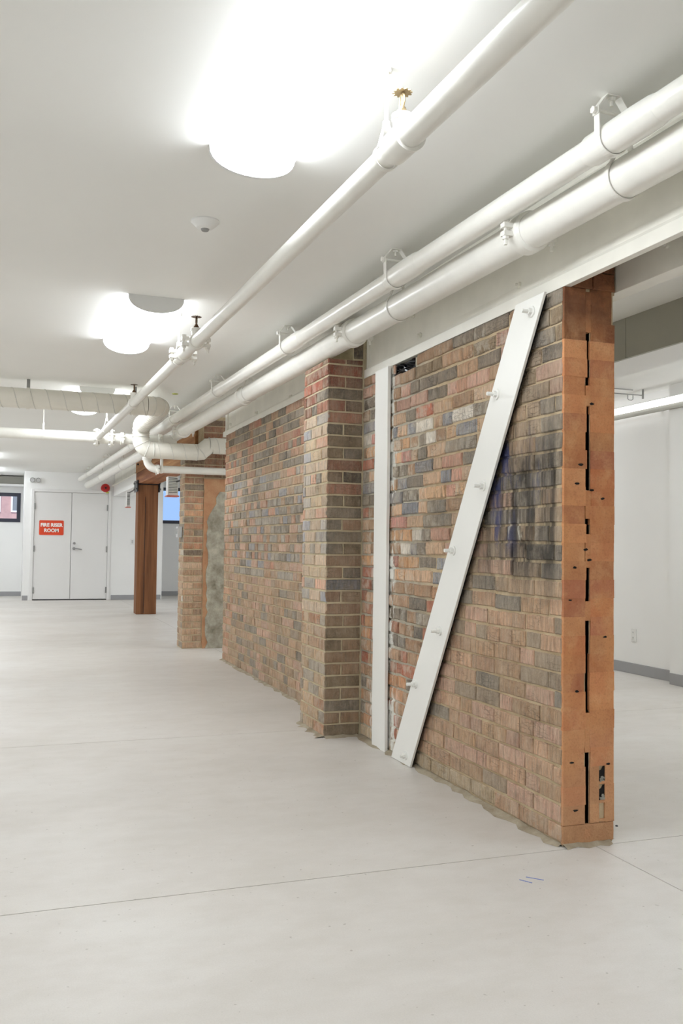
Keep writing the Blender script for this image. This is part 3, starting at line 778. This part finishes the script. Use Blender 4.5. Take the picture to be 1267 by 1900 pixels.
# A: thin sprinkler branch line with upright heads
dA = Vector(A1)-Vector(A0)
pa = thing('sprinkler_pipe', atY(A0, A1, 5), 'slim white sprinkler branch pipe hung below the ceiling lights', 'pipe')
MB().cyl(atY(A0, A1, -3.9), atY(A0, A1, 2.36), .0385, 24).build('pipe_run', M['pipe'], pa)
MB().cyl(atY(A0, A1, 2.36), atY(A0, A1, 9.885), .034, 24).build('pipe_run', M['pipe'], pa)
def head(parent, Y, mat, tee=True):
    p = Vector(atY(A0, A1, Y)); u = Vector((0,0,1))
    q = MB()
    if tee:
        band(q, p, dA, .046, .10); band(q, p-dA.normalized()*.05, dA, .049, .014); band(q, p+dA.normalized()*.05, dA, .045, .014)
    q.cyl(p, p+u*.075, .026, 20).cyl(p+u*.062, p+u*.078, .030, 20)
    q.build('tee', M['pipe'], parent)
    h_ = MB().cyl(p+u*.078, p+u*.092, .0145, 6, smooth=False).cyl(p+u*.092, p+u*.1, .010, 10).build('sprinkler_head', mat, parent)
    s = dA.normalized()
    for k in (-1, 1):
        MB().sweep([p+u*.098+s*k*.006, p+u*.112+s*k*.014, p+u*.13+s*k*.013, p+u*.142+s*k*.004], .0035, 8).build('frame_arm', mat, h_)
    MB().cyl(p+u*.1, p+u*.142, .003, 8).build('glass_bulb', mat, h_)
    pts = []
    for i in range(48):
        rr = .029 if i % 4 in (0, 1) else .023; t = 2*math.pi*i/48
        pts.append((p.x+rr*math.cos(t), p.y+rr*math.sin(t)))
    MB().prism(pts, 'z', p.z+.142, p.z+.1445).build('deflector', mat, h_)
head(pa, 2.36, M['brass']); head(pa, 5.10, M['bronze'], False); head(pa, 7.42, M['bronze'], False)
coupling(pa, atY(A0, A1, 5.10), dA, .038, .05); coupling(pa, atY(A0, A1, 5.46), dA, .038, .05); coupling(pa, atY(A0, A1, 7.45), dA, .036, .03, lug=False)

def rod_hanger(p, r, label, top=CEIL, dirv=dA):
    """swivel ring hung on a threaded rod"""
    p = Vector(p); d = Vector(dirv).normalized(); u = Vector((0,0,1)); sd = d.cross(u).normalized()
    o = thing('pipe_hanger', (p.x, p.y, top), label, 'pipe hanger')
    MB().cyl(p+u*(r+.055), (p.x, p.y, top), .0065, 10).build('rod', M['pipe'], o)
    MB().cyl((p.x, p.y, top-.012), (p.x, p.y, top), .016, 6, smooth=False).build('anchor_nut', M['pipe'], o)
    q = MB(); n = 22
    path = [p + u*(r+.055) + sd*.008] + [p + (u*math.cos(t)+sd*math.sin(t))*(r+.003) for t in [math.radians(38+284*i/n) for i in range(n+1)]] + [p + u*(r+.055) - sd*.008]
    for i in range(len(path)-1):
        a, b = path[i], path[i+1]; q.obox((a+b)/2, (b-a).normalized(), d, (b-a).normalized().cross(d), (b-a).length/2+.001, .009, .0014)
    q.build('swivel_ring', M['pipe'], o)
    MB().cyl(p+u*(r+.045), p+u*(r+.07), .012, 12).build('swivel_nut', M['pipe'], o)
    return o
rod_hanger(atY(A0, A1, 2.47), .036, 'white swivel ring hanger on the slim pipe beside the brass sprinkler head')
rod_hanger(atY(A0, A1, 5.60), .036, 'white swivel ring hanger on the slim pipe beside the second ceiling light')
rod_hanger(atY(A0, A1, 9.2), .036, 'white swivel ring hanger on the slim pipe next to the flanged cross main')

# B: upper pipe with wrapped joints on clevis hangers ; C: larger grooved main
dB = Vector(B1)-Vector(B0); dC = Vector(C1)-Vector(C0)
pbp = thing('water_pipe', atY(B0, B1, 5), 'white painted pipe with wrapped sleeves carried high beside the ceiling', 'pipe')
MB().sweep([(1.778, -3.9, 2.415), (1.778, .9, 2.415), atY(B0, B1, 1.1), atY(B0, B1, 18.98)], .044, 32).build('pipe_run', M['pipe'], pbp)
for Y in (2.30, 3.86, 5.5, 7.38, 9.6):
    q = MB(); y0, y1 = Y-.13, Y+.16
    q.sweep([atY(B0,B1,y0-.03), atY(B0,B1,y0), atY(B0,B1,y0+.08), atY(B0,B1,y1), atY(B0,B1,y1+.02)], [.0443,.049,.051,.050,.0443], 32)
    q.build('wrap_sleeve', M['pipe'], pbp)
pcp = thing('sprinkler_main', atY(C0, C1, 5), 'fat white sprinkler main with bolted couplings above the brick wall', 'pipe')
RC = .066
MB().sweep([(1.896, -3.9, 2.347), (1.896, .9, 2.347), atY(C0, C1, 1.1), atY(C0, C1, 18.98)], RC, 36).build('pipe_run', M['pipe'], pcp)
for Y in (3.03, 4.82, 9.55): coupling(pcp, atY(C0, C1, Y), dC, RC, .075, ldir=(1,0,0))
q = MB(); band(q, atY(C0, C1, 7.15), dC, RC*1.16, .05); q.build('joint_ring', M['pipe'], pcp)
# rust spots under a coupling
def clevis(p, r, d, label, top=CEIL, w_=None):
    p = Vector(p); d = Vector(d).normalized(); u = Vector((0,0,1)); sd = d.cross(u).normalized(); w_ = w_ or r+.004
    o = thing('clevis_hanger', (p.x, p.y, top), label, 'pipe hanger')
    yk = top - .055 if top - p.z - r < .12 else p.z + r + .05
    n = 18
    path = [p + sd*w_ + u*(yk-p.z-.0)] + [p + (sd*math.cos(t)-u*math.sin(t))*(r+.003) for t in [math.pi*i/n for i in range(n+1)]] + [p - sd*w_ + u*(yk-p.z)]
    q = MB()
    for i in range(len(path)-1):
        a, b = path[i], path[i+1]; tt = (b-a).normalized(); q.obox((a+b)/2, tt, d, tt.cross(d), (b-a).length/2+.001, .013, .0016)
    q.build('saddle_strap', M['pipe'], o)
    q = MB(); zt = min(top-.002, yk+.062)
    pts = [Vector((p.x, p.y, 0))+sd*(w_+.004)+u*(yk-.012), Vector((p.x,p.y,0))+sd*(w_+.004)+u*(yk+.008), Vector((p.x,p.y,0))+sd*.024+u*(zt), Vector((p.x,p.y,0))-sd*.024+u*(zt), Vector((p.x,p.y,0))-sd*(w_+.004)+u*(yk+.008), Vector((p.x,p.y,0))-sd*(w_+.004)+u*(yk-.012)]
    for i in range(len(pts)-1):
        a, b = pts[i], pts[i+1]; tt = (b-a).normalized(); q.obox((a+b)/2, tt, d, tt.cross(d), (b-a).length/2+.001, .015, .0018)
    q.build('yoke', M['pipe'], o)
    c = Vector((p.x, p.y, yk))
    MB().cyl(c-sd*(w_+.016), c+sd*(w_+.016), .006, 8).cyl(c-sd*(w_+.018), c-sd*(w_+.008), .012, 6, smooth=False).cyl(c+sd*(w_+.008), c+sd*(w_+.018), .012, 6, smooth=False).build('cross_bolt', M['pipe'], o)
    MB().cyl((p.x, p.y, zt-.03), (p.x, p.y, top), .006, 8).cyl((p.x, p.y, zt-.014), (p.x, p.y, zt-.003), .013, 6, smooth=False).build('rod', M['pipe'], o)
    return o
for Y, l in ((2.37,'nearest clevis hanger on the wrapped pipe, at the upper edge of the picture'),(3.98,'clevis hanger on the wrapped pipe above the brace top'),(5.63,'clevis hanger on the wrapped pipe above the pilaster'),(7.5,'clevis hanger on the wrapped pipe above the far brick wall'),(9.35,'clevis hanger on the wrapped pipe beside the duct elbow'),(12.2,'clevis hanger on the wrapped pipe just past the duct'),(14.8,'clevis hanger on the wrapped pipe over the red bell end'),(17.4,'last clevis hanger on the wrapped pipe before the back wall')):
    clevis(atY(B0, B1, Y), .051 if Y < 10 else .044, dB, l)
for Y, l in ((2.47,'band hanger on the fat main nearest the picture edge'),(4.22,'band hanger on the fat main between its two bolted couplings'),(7.0,'band hanger on the fat main above the far brick wall'),(11.6,'band hanger on the fat main beyond the duct'),(14.0,'band hanger on the fat main above the timber post'),(16.6,'last band hanger on the fat main before the back wall')):
    p = Vector(atY(C0, C1, Y)); o = thing('band_hanger', (p.x, p.y, CEIL), l, 'pipe hanger')
    d = dC.normalized(); u = Vector((0,0,1)); sd = d.cross(u).normalized(); n = 26
    q = MB(); path = [Vector((p.x,p.y,0))+sd*.02+u*(p.z+RC+.06)] + [p+(u*math.cos(t)+sd*math.sin(t))*(RC+.004) for t in [math.radians(40+280*i/n) for i in range(n+1)]] + [Vector((p.x,p.y,0))-sd*.02+u*(p.z+RC+.06)]
    for i in range(len(path)-1):
        a, b = path[i], path[i+1]; tt = (b-a).normalized(); q.obox((a+b)/2, tt, d, tt.cross(d), (b-a).length/2+.001, .012, .0018)
    q.build('band', M['pipe'], o)
    MB().cyl((p.x,p.y,p.z+RC+.045), (p.x,p.y,CEIL), .0065, 8).cyl((p.x,p.y,CEIL-.02), (p.x,p.y,CEIL), .014, 6, smooth=False).build('rod', M['pipe'], o)

# G: cross main with flanged tee
GY, GZ, GR = 9.95, 2.253, .056
pg = thing('cross_main', (0, GY, GZ), 'white cross main pipe with flanged joint running across the room under the duct', 'pipe')
MB().cyl((XL+.01, GY, GZ), (1.55, GY, GZ), GR, 28).build('pipe_run', M['pipe'], pg)
MB().sweep([(1.53, GY, GZ), (1.60, GY, GZ+.004), (1.655, GY+.02, GZ+.02)], GR*1.06, 24).build('elbow', M['pipe'], pg)
coupling(pg, (1.50, GY, GZ), (1,0,0), GR, .05, ldir=(0,1,0)); coupling(pg, (1.10, GY, GZ), (1,0,0), GR, .045, ldir=(0,1,0))
for x in (.835, .985):
    f_ = MB().cyl((x-.012, GY, GZ), (x+.012, GY, GZ), .098, 32).build('flange', M['pipe'], pg)
    for k in range(8):
        t = math.pi/8+k*math.pi/4; c = Vector((x, GY+.08*math.cos(t), GZ+.08*math.sin(t)))
        MB().cyl(c-Vector((.03,0,0)), c+Vector((.03,0,0)), .010, 6, smooth=False).build('bolt', M['pipe'], f_)
MB().cyl((.86, GY, GZ), (.96, GY, GZ), .066, 28).build('valve_body', M['pipe'], pg)
MB().cyl((.85, GY-.02, GZ), (.85, 9.84, GZ), .047, 20).build('branch_outlet', M['pipe'], pg)
rod_hanger((.30, GY, GZ), GR, 'rod hanger holding the cross main left of its flange', dirv=(1,0,0))
rod_hanger((-1.9, GY, GZ), GR, 'rod hanger holding the cross main beyond the left picture edge', dirv=(1,0,0))
# H: small pipe with elbow below the duct
HY, HZ, HR = 9.90, 1.938, .040
ph = thing('elbow_pipe', (1.8, HY, HZ), 'thin white pipe with coupled elbow running under the spiral duct', 'pipe')
MB().cyl((1.45, HY, HZ), (2.42, HY, HZ), HR, 24).build('pipe_run', M['pipe'], ph)
arc = [(1.46-.10*math.sin(t), HY, HZ+.10-.10*math.cos(t)) for t in [math.pi/2*i/8 for i in range(9)]]
MB().sweep(arc, HR*1.05, 24).build('elbow', M['pipe'], ph)
MB().cyl((1.36, HY, HZ+.10), (1.36, HY+.02, GZ-.03), HR, 24).build('riser', M['pipe'], ph)
coupling(ph, (1.47, HY, HZ), (1,0,0), HR, .045, ldir=(0,1,0)); 
o_ = MB().cyl((1.36, HY, HZ+.09), (1.36, HY, HZ+.125), HR*1.25, 24).build('coupling', M['pipe'], ph)
bx(1.505, 1.525, HY-HR-.004, HY+HR+.004, HZ-HR-.003, HZ+.13).build('strap', M['pipe'], ph)

# spiral duct
R_D = .087
def duct_path(pts, rad):
    """polyline with rounded corners; returns dense points"""
    P = [Vector(p) for p in pts]; out = [P[0]]
    for i in range(1, len(P)-1):
        a, b, c = P[i-1], P[i], P[i+1]; r_ = rad[i-1]
        p = b + (a-b).normalized()*r_; q_ = b + (c-b).normalized()*r_
        n = 10
        for k in range(n+1):
            t = k/n; out.append(p*(1-t)**2 + b*2*t*(1-t) + q_*t*t)
    out.append(P[-1]); return out
UY, UZ, LY, LZ, VX = 8.36, 2.382, 9.735, 2.121, 1.268
sd_ = thing('spiral_duct', (VX, 9, 2.03), 'white spiral ventilation duct dropping through elbows into the brick wall opening', 'duct')
def run(pts, name, pitch=.135):
    q = MB().sweep(pts, R_D, 32); o = q.build(name, M['duct'], sd_)
    if pitch:
        a, b = Vector(pts[0]), Vector(pts[-1]); L = (b-a).length; t = (b-a).normalized(); u = t.orthogonal().normalized(); w_ = t.cross(u)
        n = max(8, int(L/pitch*20)); hp = [a + t*L*i/n + (u*math.cos(2*math.pi*L*i/n/pitch)+w_*math.sin(2*math.pi*L*i/n/pitch))*R_D for i in range(n+1)]
        MB().sweep(hp, .0042, 5).build('spiral_seam', M['seam'], o)
    return o
def seams(o, pts, k0, k1, n):
    q = MB(); m_ = len(pts)
    for i in range(n):
        t = k0 + (k1-k0)*i/max(1, n-1); k = int(t*(m_-1)); k = min(k, m_-2)
        q.ring(pts[k], Vector(pts[k+1])-Vector(pts[k]), R_D+.0005, .0045, 32, 6)
    q.build('gore_seam', M['seam'], o)
run([(XL+.02, UY, UZ), (VX-.13, UY, UZ)], 'duct_run')
e1 = duct_path([(VX-.13, UY, UZ), (VX, UY, UZ), (VX, UY+.13, UZ)], [.13]); seams(MB().sweep(e1, R_D, 32).build('elbow', M['duct'], sd_), e1, 0, 1, 5)
run([(VX, UY+.13, UZ), (VX, LY-.131, UZ)], 'duct_run', .1)
e2 = duct_path([(VX, LY-.131, UZ), (VX, LY, UZ), (VX, LY, UZ-.131)], [.13]); seams(MB().sweep(e2, R_D, 32).build('elbow', M['duct'], sd_), e2, 0, 1, 6)
e3 = duct_path([(VX, LY, LZ+.1305), (VX, LY, LZ), (VX+.131, LY, LZ)], [.13]); seams(MB().sweep(e3, R_D, 32).build('elbow', M['duct'], sd_), e3, 0, 1, 4)
run([(VX+.131, LY, LZ), (1.86, LY, LZ)], 'duct_run')
e4 = [(1.86, LY, LZ), (1.90, LY, LZ), (1.99, LY, LZ+.078), (2.03, LY, LZ+.078)]; seams(MB().sweep(e4, R_D, 32).build('offset_piece', M['duct'], sd_), e4, 0, 1, 4)
run([(2.03, LY, LZ+.078), (2.5, LY, LZ+.078)], 'duct_run')
for x, l in ((.12,'thin metal strap holding the spiral duct near the left picture edge'),(1.03,'thin metal strap holding the spiral duct near its first elbow')):
    o = thing('duct_strap', (x, UY, CEIL), l, 'strap')
    bx(x-.014, x+.014, UY-.002, UY+.002, UZ+R_D, CEIL).build('strap_tail', M['zinc'], o)
    q = MB(); n = 28
    for i in range(n):
        t0, t1 = 2*math.pi*i/n, 2*math.pi*(i+1)/n
        a = Vector((x, UY+math.sin(t0)*(R_D+.0065), UZ+math.cos(t0)*(R_D+.0065))); b = Vector((x, UY+math.sin(t1)*(R_D+.0065), UZ+math.cos(t1)*(R_D+.0065)))
        tt = (b-a).normalized(); q.obox((a+b)/2, tt, Vector((1,0,0)), tt.cross(Vector((1,0,0))), (b-a).length/2, .014, .001)
    q.build('strap_loop', M['duct'], o)

# ------------------------------------------------------------------ ceiling lights
def light(x, y, label, group='wraparound ceiling lights', ang=math.radians(1.2)):
    """half-barrel wraparound fixture: lit curved diffuser between two end caps"""
    o = thing('ceiling_light', (x, y, CEIL), label, 'ceiling light', group)
    W, L, D = .150, 1.22, .088; n = 16
    prof = [(W*math.cos(math.pi*i/n), -D*math.sin(math.pi*i/n)**.8) for i in range(n+1)]
    ca, sa = math.cos(ang), math.sin(ang)
    def T(px, py, pz): return (x + px*ca - py*sa, y + px*sa + py*ca, CEIL + pz)
    q = MB(); vs = [T(px, s_*L/2, pz) for s_ in (-1, 1) for px, pz in prof]
    q.add(vs, [(i, i+1, n+2+i, n+1+i) for i in range(n)], True); q.build('diffuser', M['diffuser'], o, sharp=80)
    for s_ in (-1, 1):
        q = MB(); k = 1.06; m_ = n+1
        ps = [T(px*k, s_*(L/2+e), min(0, pz*k)) for e in (-.004, .012) for px, pz in prof]
        q.add(ps, [tuple(range(m_)), tuple(range(2*m_-1, m_-1, -1))] + [(i, i+1, m_+i+1, m_+i) for i in range(n)] + [(0, m_, 2*m_-1, n)], False)
        q.build('end_cap', M['capgrey'], o)
    return o
light(.803, 2.565, 'large lit ceiling light at the top of the picture, nearest the camera')
light(.745, 5.875, 'second lit ceiling light from the camera, beside the slim sprinkler pipe')
light(.703, 9.16, 'lit ceiling light seen above and below the spiral duct')
for y, l in ((12.7,'lit ceiling light at the left picture edge just over the cross main'),(15.9,'lit ceiling light at the left picture edge under the cross main'),(18.9,'lit ceiling light at the left picture edge nearest the window bay')):
    light(-.44, y, l)
for x, y in ((.86,-.75),(-2.6,-.75),(-2.6,2.6),(-2.6,5.9),(-2.6,9.2),(-2.6,12.7),(-2.6,16.2),(4.2,1.2),(4.2,4.9),(4.2,8.6),(4.2,12.4),(4.0,16.4)):  # unseen fixtures, added for the light they give the room
    light(x, y, 'unseen ceiling light added out of view to help light the room', 'unseen added ceiling lights')

# ------------------------------------------------------------------ small fittings
o = thing('motion_sensor', (.772, 3.94, CEIL), 'round white ceiling sensor between the two nearest lights', 'sensor')
q = MB(); prof = [(.062,0),(.063,-.006),(.052,-.016),(.038,-.030),(.026,-.036)]; n = 40
for i in range(len(prof)-1):
    q.cyl((.772, 3.94, CEIL+prof[i][1]), (.772, 3.94, CEIL+prof[i+1][1]), prof[i][0], n, prof[i+1][0])
q.build('housing', M['plastic'], o)
MB().cyl((.772,3.94,CEIL-.034), (.772,3.94,CEIL-.044), .020, 24, .015).build('lens', M['zinc'], o)
o = thing('escutcheon', (1.43, 8.6, CEIL), 'small yellow-green disc on the ceiling above the duct elbow', 'cover disc')
MB().cyl((1.43,8.6,CEIL), (1.43,8.6,CEIL-.006), .028, 24).build('disc', M['yellowtag'], o)

o = thing('emergency_light', (.45, YB-.04, 2.33), 'twin-lamp emergency light on the white wall above the double door', 'emergency light')
bx(.335, .56, YB-.04, YB, 2.325, 2.42).build('housing', M['plastic'], o, bevel=.004)
for x in (.392, .503):
    h_ = MB().cyl((x, YB-.04, 2.372), (x, YB-.075, 2.372), .042, 20, .047).build('lamp_head', M['greyplastic'], o)
    MB().ring((x, YB-.076, 2.372), (0,1,0), .042, .005, 20, 6).build('bezel', M['zinc'], h_)
o = thing('fire_bell', (1.80, YB, 2.26), 'round red fire bell on the wall above the double door corner', 'fire bell')
q = MB()
for (a, b, r0, r1) in ((0,-.02,.085,.09),(-.02,-.05,.09,.078),(-.05,-.066,.078,.045),(-.066,-.07,.045,.02)): q.cyl((1.80,YB+a,2.26), (1.80,YB+b,2.26), r0, 32, r1)
q.build('gong', M['red'], o)
MB().cyl((1.80,YB-.07,2.26), (1.80,YB-.082,2.26), .018, 16).build('centre_boss', M['black'], o)
def wallplate(name, label, cat, x, y, z_, w_, h_, face='y'):
    o = thing(name, (x, y, z_), label, cat)
    if face == 'y':
        bx(x-w_/2, x+w_/2, y-.007, y, z_-h_/2, z_+h_/2).build('cover_plate', M['plastic'], o, bevel=.002)
        bx(x-w_*.2, x+w_*.2, y-.011, y-.006, z_-h_*.28, z_+h_*.28).build('rocker', M['greyplastic'], o, bevel=.001)
    else:
        bx(x-.007, x, y-w_/2, y+w_/2, z_-h_/2, z_+h_/2).build('cover_plate', M['plastic'], o, bevel=.002)
        for s_ in (-1, 1):
            s = bx(x-.010, x-.006, y-w_*.24, y+w_*.24, z_+s_*h_*.2-h_*.14, z_+s_*h_*.2+h_*.14).build('socket', M['plastic'], o, bevel=.001)
            for e in (-.007, .007): bx(x-.0105, x-.0098, y+e-.001, y+e+.001, z_+s_*h_*.2-.004, z_+s_*h_*.2+.008).build('slot', M['black'], s)
    return o
wallplate('light_switch', 'white light switch plate on the back wall beside the timber post', 'switch', 2.36, YB, 1.18, .085, .125)
wallplate('wall_outlet', 'white double outlet low on the wall beyond the sawn brick end', 'outlet', XR, 7.017, .352, .075, .118, 'x')
o = thing('thermostat', (1.76, 10.12, 1.26), 'small grey control box on the far brick pier', 'control box')
bx(1.728, 1.777, 10.06, 10.17, 1.21, 1.33).build('housing', M['greyplastic'], o, bevel=.004)
bx(1.724, 1.729, 10.08, 10.15, 1.25, 1.31).build('display', M['zinc'], o)

# wall heaters with louvred fronts
def heater(x0, x1, y0, y1, z0, z1, arm, label):
    o = thing('unit_heater', ((x0+x1)/2, (y0+y1)/2, z0), label, 'heater')
    bx(x0, x1, y0, y1, z0, z1).build('casing', M['plastic'], o, bevel=.004)
    bx(x0+.012, x1-.012, y0-.003, y0+.002, z0+.03, z1-.015).build('grille_opening', M['darkgrille'], o)
    n = 9
    for k in range(n):
        z_ = z0+.045+(z1-z0-.075)*k/(n-1)
        MB().obox(((x0+x1)/2, y0-.006, z_), (1,0,0), (0,.8,.6), (0,-.6,.8), (x1-x0)/2-.012, .008, .0035).build('louvre', M['plastic'], o)
    MB().cyl(arm[0], arm[1], .010, 8).build('mount_arm', M['black'], o)
    bx(x0-.014, x1+.010, y0-.025, y1, z0-.016, z0-.001).build('drip_tray', M['tray'], o, bevel=.003)
    return o
heater(1.745, 1.87, 10.9, 11.03, 1.715, 1.94, ((1.85, 10.91, 1.88), (1.86, 10.27, 1.88)), 'white louvred heater with a red tray hung beside the far brick pier')
heater(1.865, 1.93, 16.0, 16.12, 1.77, 2.03, ((1.92, 16.02, 2.02), (1.925, 15.40, 2.03)), 'small white louvred heater with a red tray left of the timber post')

# timber post and beam
o = thing('timber_post', (2.1, 15.2, 0), 'square brown timber post standing in front of the back wall', 'post')
bx(1.94, 2.262, 15.07, 15.37, 0.0, 2.10).build('shaft', M['post'], o, bevel=.006)
bx(2.055, 2.061, 15.066, 15.072, 0.02, 1.9).build('check_crack', M['black'], o)
o2 = thing('post_bracket', (2.1, 15.2, 1.96), 'black steel bracket clamping the head of the timber post', 'bracket')
for x in (1.915, 2.266):
    c = bx(x, x+.02, 15.03, 15.41, 1.985, 2.17).build('side_plate', M['black'], o2, bevel=.002)
    for (y, z_) in ((15.08,2.03),(15.08,2.13),(15.34,2.03),(15.34,2.13)):
        s_ = -1 if x < 2 else 1; xx = x if s_ < 0 else x+.02
        MB().cyl((xx, y, z_), (xx+s_*.02, y, z_), .016, 6, smooth=False).build('bolt', M['zinc'], c)
bx(1.935, 2.266, 15.03, 15.41, 2.10, 2.112).build('top_plate', M['black'], o2)
o = thing('timber_beam', (2.1, 13, 2.115), 'sanded timber beam running from the brick pier to the timber post', 'beam')
bx(1.945, 2.255, 12.6, 15.42, 2.114, 2.30).build('lower_beam', M['timber_dark'], o, bevel=.006)
bx(1.93, 2.27, 12.6, 15.36, 2.30, CEIL).build('upper_beam', M['timber'], o, bevel=.006)
bx(1.945, 2.255, 10.29, 12.6, 2.20, CEIL).build('spliced_beam', M['timber'], o, bevel=.006)
for (y, z_) in ((13.1, 2.42), (14.2, 2.36), (15.0, 2.42)): MB().cyl((1.93, y, z_), (1.90, y, z_), .014, 8).build('bolt', M['black'], o)

# ------------------------------------------------------------------ beyond the wall end, on the far side
o = thing('bulkhead', (3.7, 4, 2.3), 'panelled bulkhead, its unlit tone painted in as grey, hung below the ceiling behind the brick end', 'bulkhead', kind='structure')
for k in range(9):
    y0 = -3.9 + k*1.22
    bx(3.51, 3.53, y0+.002, min(y0+1.218, 7.0), 2.30, CEIL).build('panel', M['greypanel'], o)  # panels greyed: their lack of light is put into the colour
bx(3.53, 3.86, -3.9, 7.0, 2.30, CEIL).build('core', M['paint'], o)
o = thing('strip_light', (5.26, 6, 2.336), 'bright linear light strip along the top of the white side wall', 'strip light')
bx(5.238, 5.284, -1.0, 12.0, 2.380, 2.434).build('lit_tube', M['led'], o)
bx(5.234, 5.286, -1.0, 12.0, 2.434, 2.440).build('tray', M['plastic'], o)
bx(5.262, 5.286, -1.0, 12.0, 2.337, 2.380).build('lower_strip', M['greypanel'], o)  # plain grey strip just below the tube
for y in (6.6, 8.4, 10.2): bx(5.286, 5.398, y, y+.03, 2.36, 2.40).build('bracket', M['plastic'], o)
o = thing('conduit_rail', (4.9, 6.66, 2.49), 'thin grey conduit rail hung under the ceiling beyond the sawn brick end', 'rail')
MB().cyl((4.1, 6.66, 2.495), (5.22, 6.66, 2.495), .005, 8).build('rod', M['zinc'], o)
MB().cyl((4.1, 6.68, 2.54), (5.13, 6.68, 2.54), .005, 8).build('rod', M['zinc'], o)
bx(5.215, 5.227, 6.655, 6.667, 2.465, 2.55).build('drop', M['zinc'], o)
MB().sweep([(5.06,6.66,2.495),(5.06,6.66,2.455),(5.075,6.66,2.445),(5.10,6.66,2.445),(5.115,6.66,2.455),(5.115,6.66,2.49)], .004, 8).build('hook', M['zinc'], o)

# floor marks
o = thing('crayon_mark', (1.689, 2.764, 0), 'two short blue crayon strokes on the concrete floor', 'mark')
for (a, b) in (((1.665,2.775),(1.690,2.735)), ((1.700,2.79),(1.742,2.745))):
    d = Vector((b[0]-a[0], b[1]-a[1], 0)); L = d.length; d.normalize()
    MB().obox(((a[0]+b[0])/2, (a[1]+b[1])/2, .0006), d, (-d.y, d.x, 0), (0,0,1), L/2, .0022, .0006).build('stroke', M['bluepencil'], o)
o = MB().cyl((2.364, 3.183, 0), (2.364, 3.183, .004), .006, 10, .004).build('pebble', M['black'])
tag(o, 'tiny black speck on the floor beside the sawn brick end', 'pebble')

# ------------------------------------------------------------------ outside the windows
wall('street_ground', 'snow-covered ground outside the windows', -30, 40, 21.2, 80, 0.9, 1.0, mat='paint', cat='ground')
M['outbrick'] = plain('far_red_brick', rgb(198, 160, 152), 0.9, vary=0.08, scale=3)
o = thing('brick_house', (-2, 34, 1.0), 'pale red brick house seen through the dark framed window', 'house')
bx(-9, 1.0, 34, 40, 1.0, 9).build('house_wall', M['outbrick'], o)
for x in (-4.2, -3.3, -2.4, -1.5, -0.6, 0.28):
    for z_ in (1.25, 2.2, 3.15):
        f_ = bx(x-.27, x+.27, 33.93, 34.0, z_, z_+.62).build('house_window', M['signwhite'], o)
        for s_ in (-1, 1): bx(x+s_*.12-.095, x+s_*.12+.095, 33.915, 33.935, z_+.06, z_+.56).build('house_pane', M['zinc'], f_)
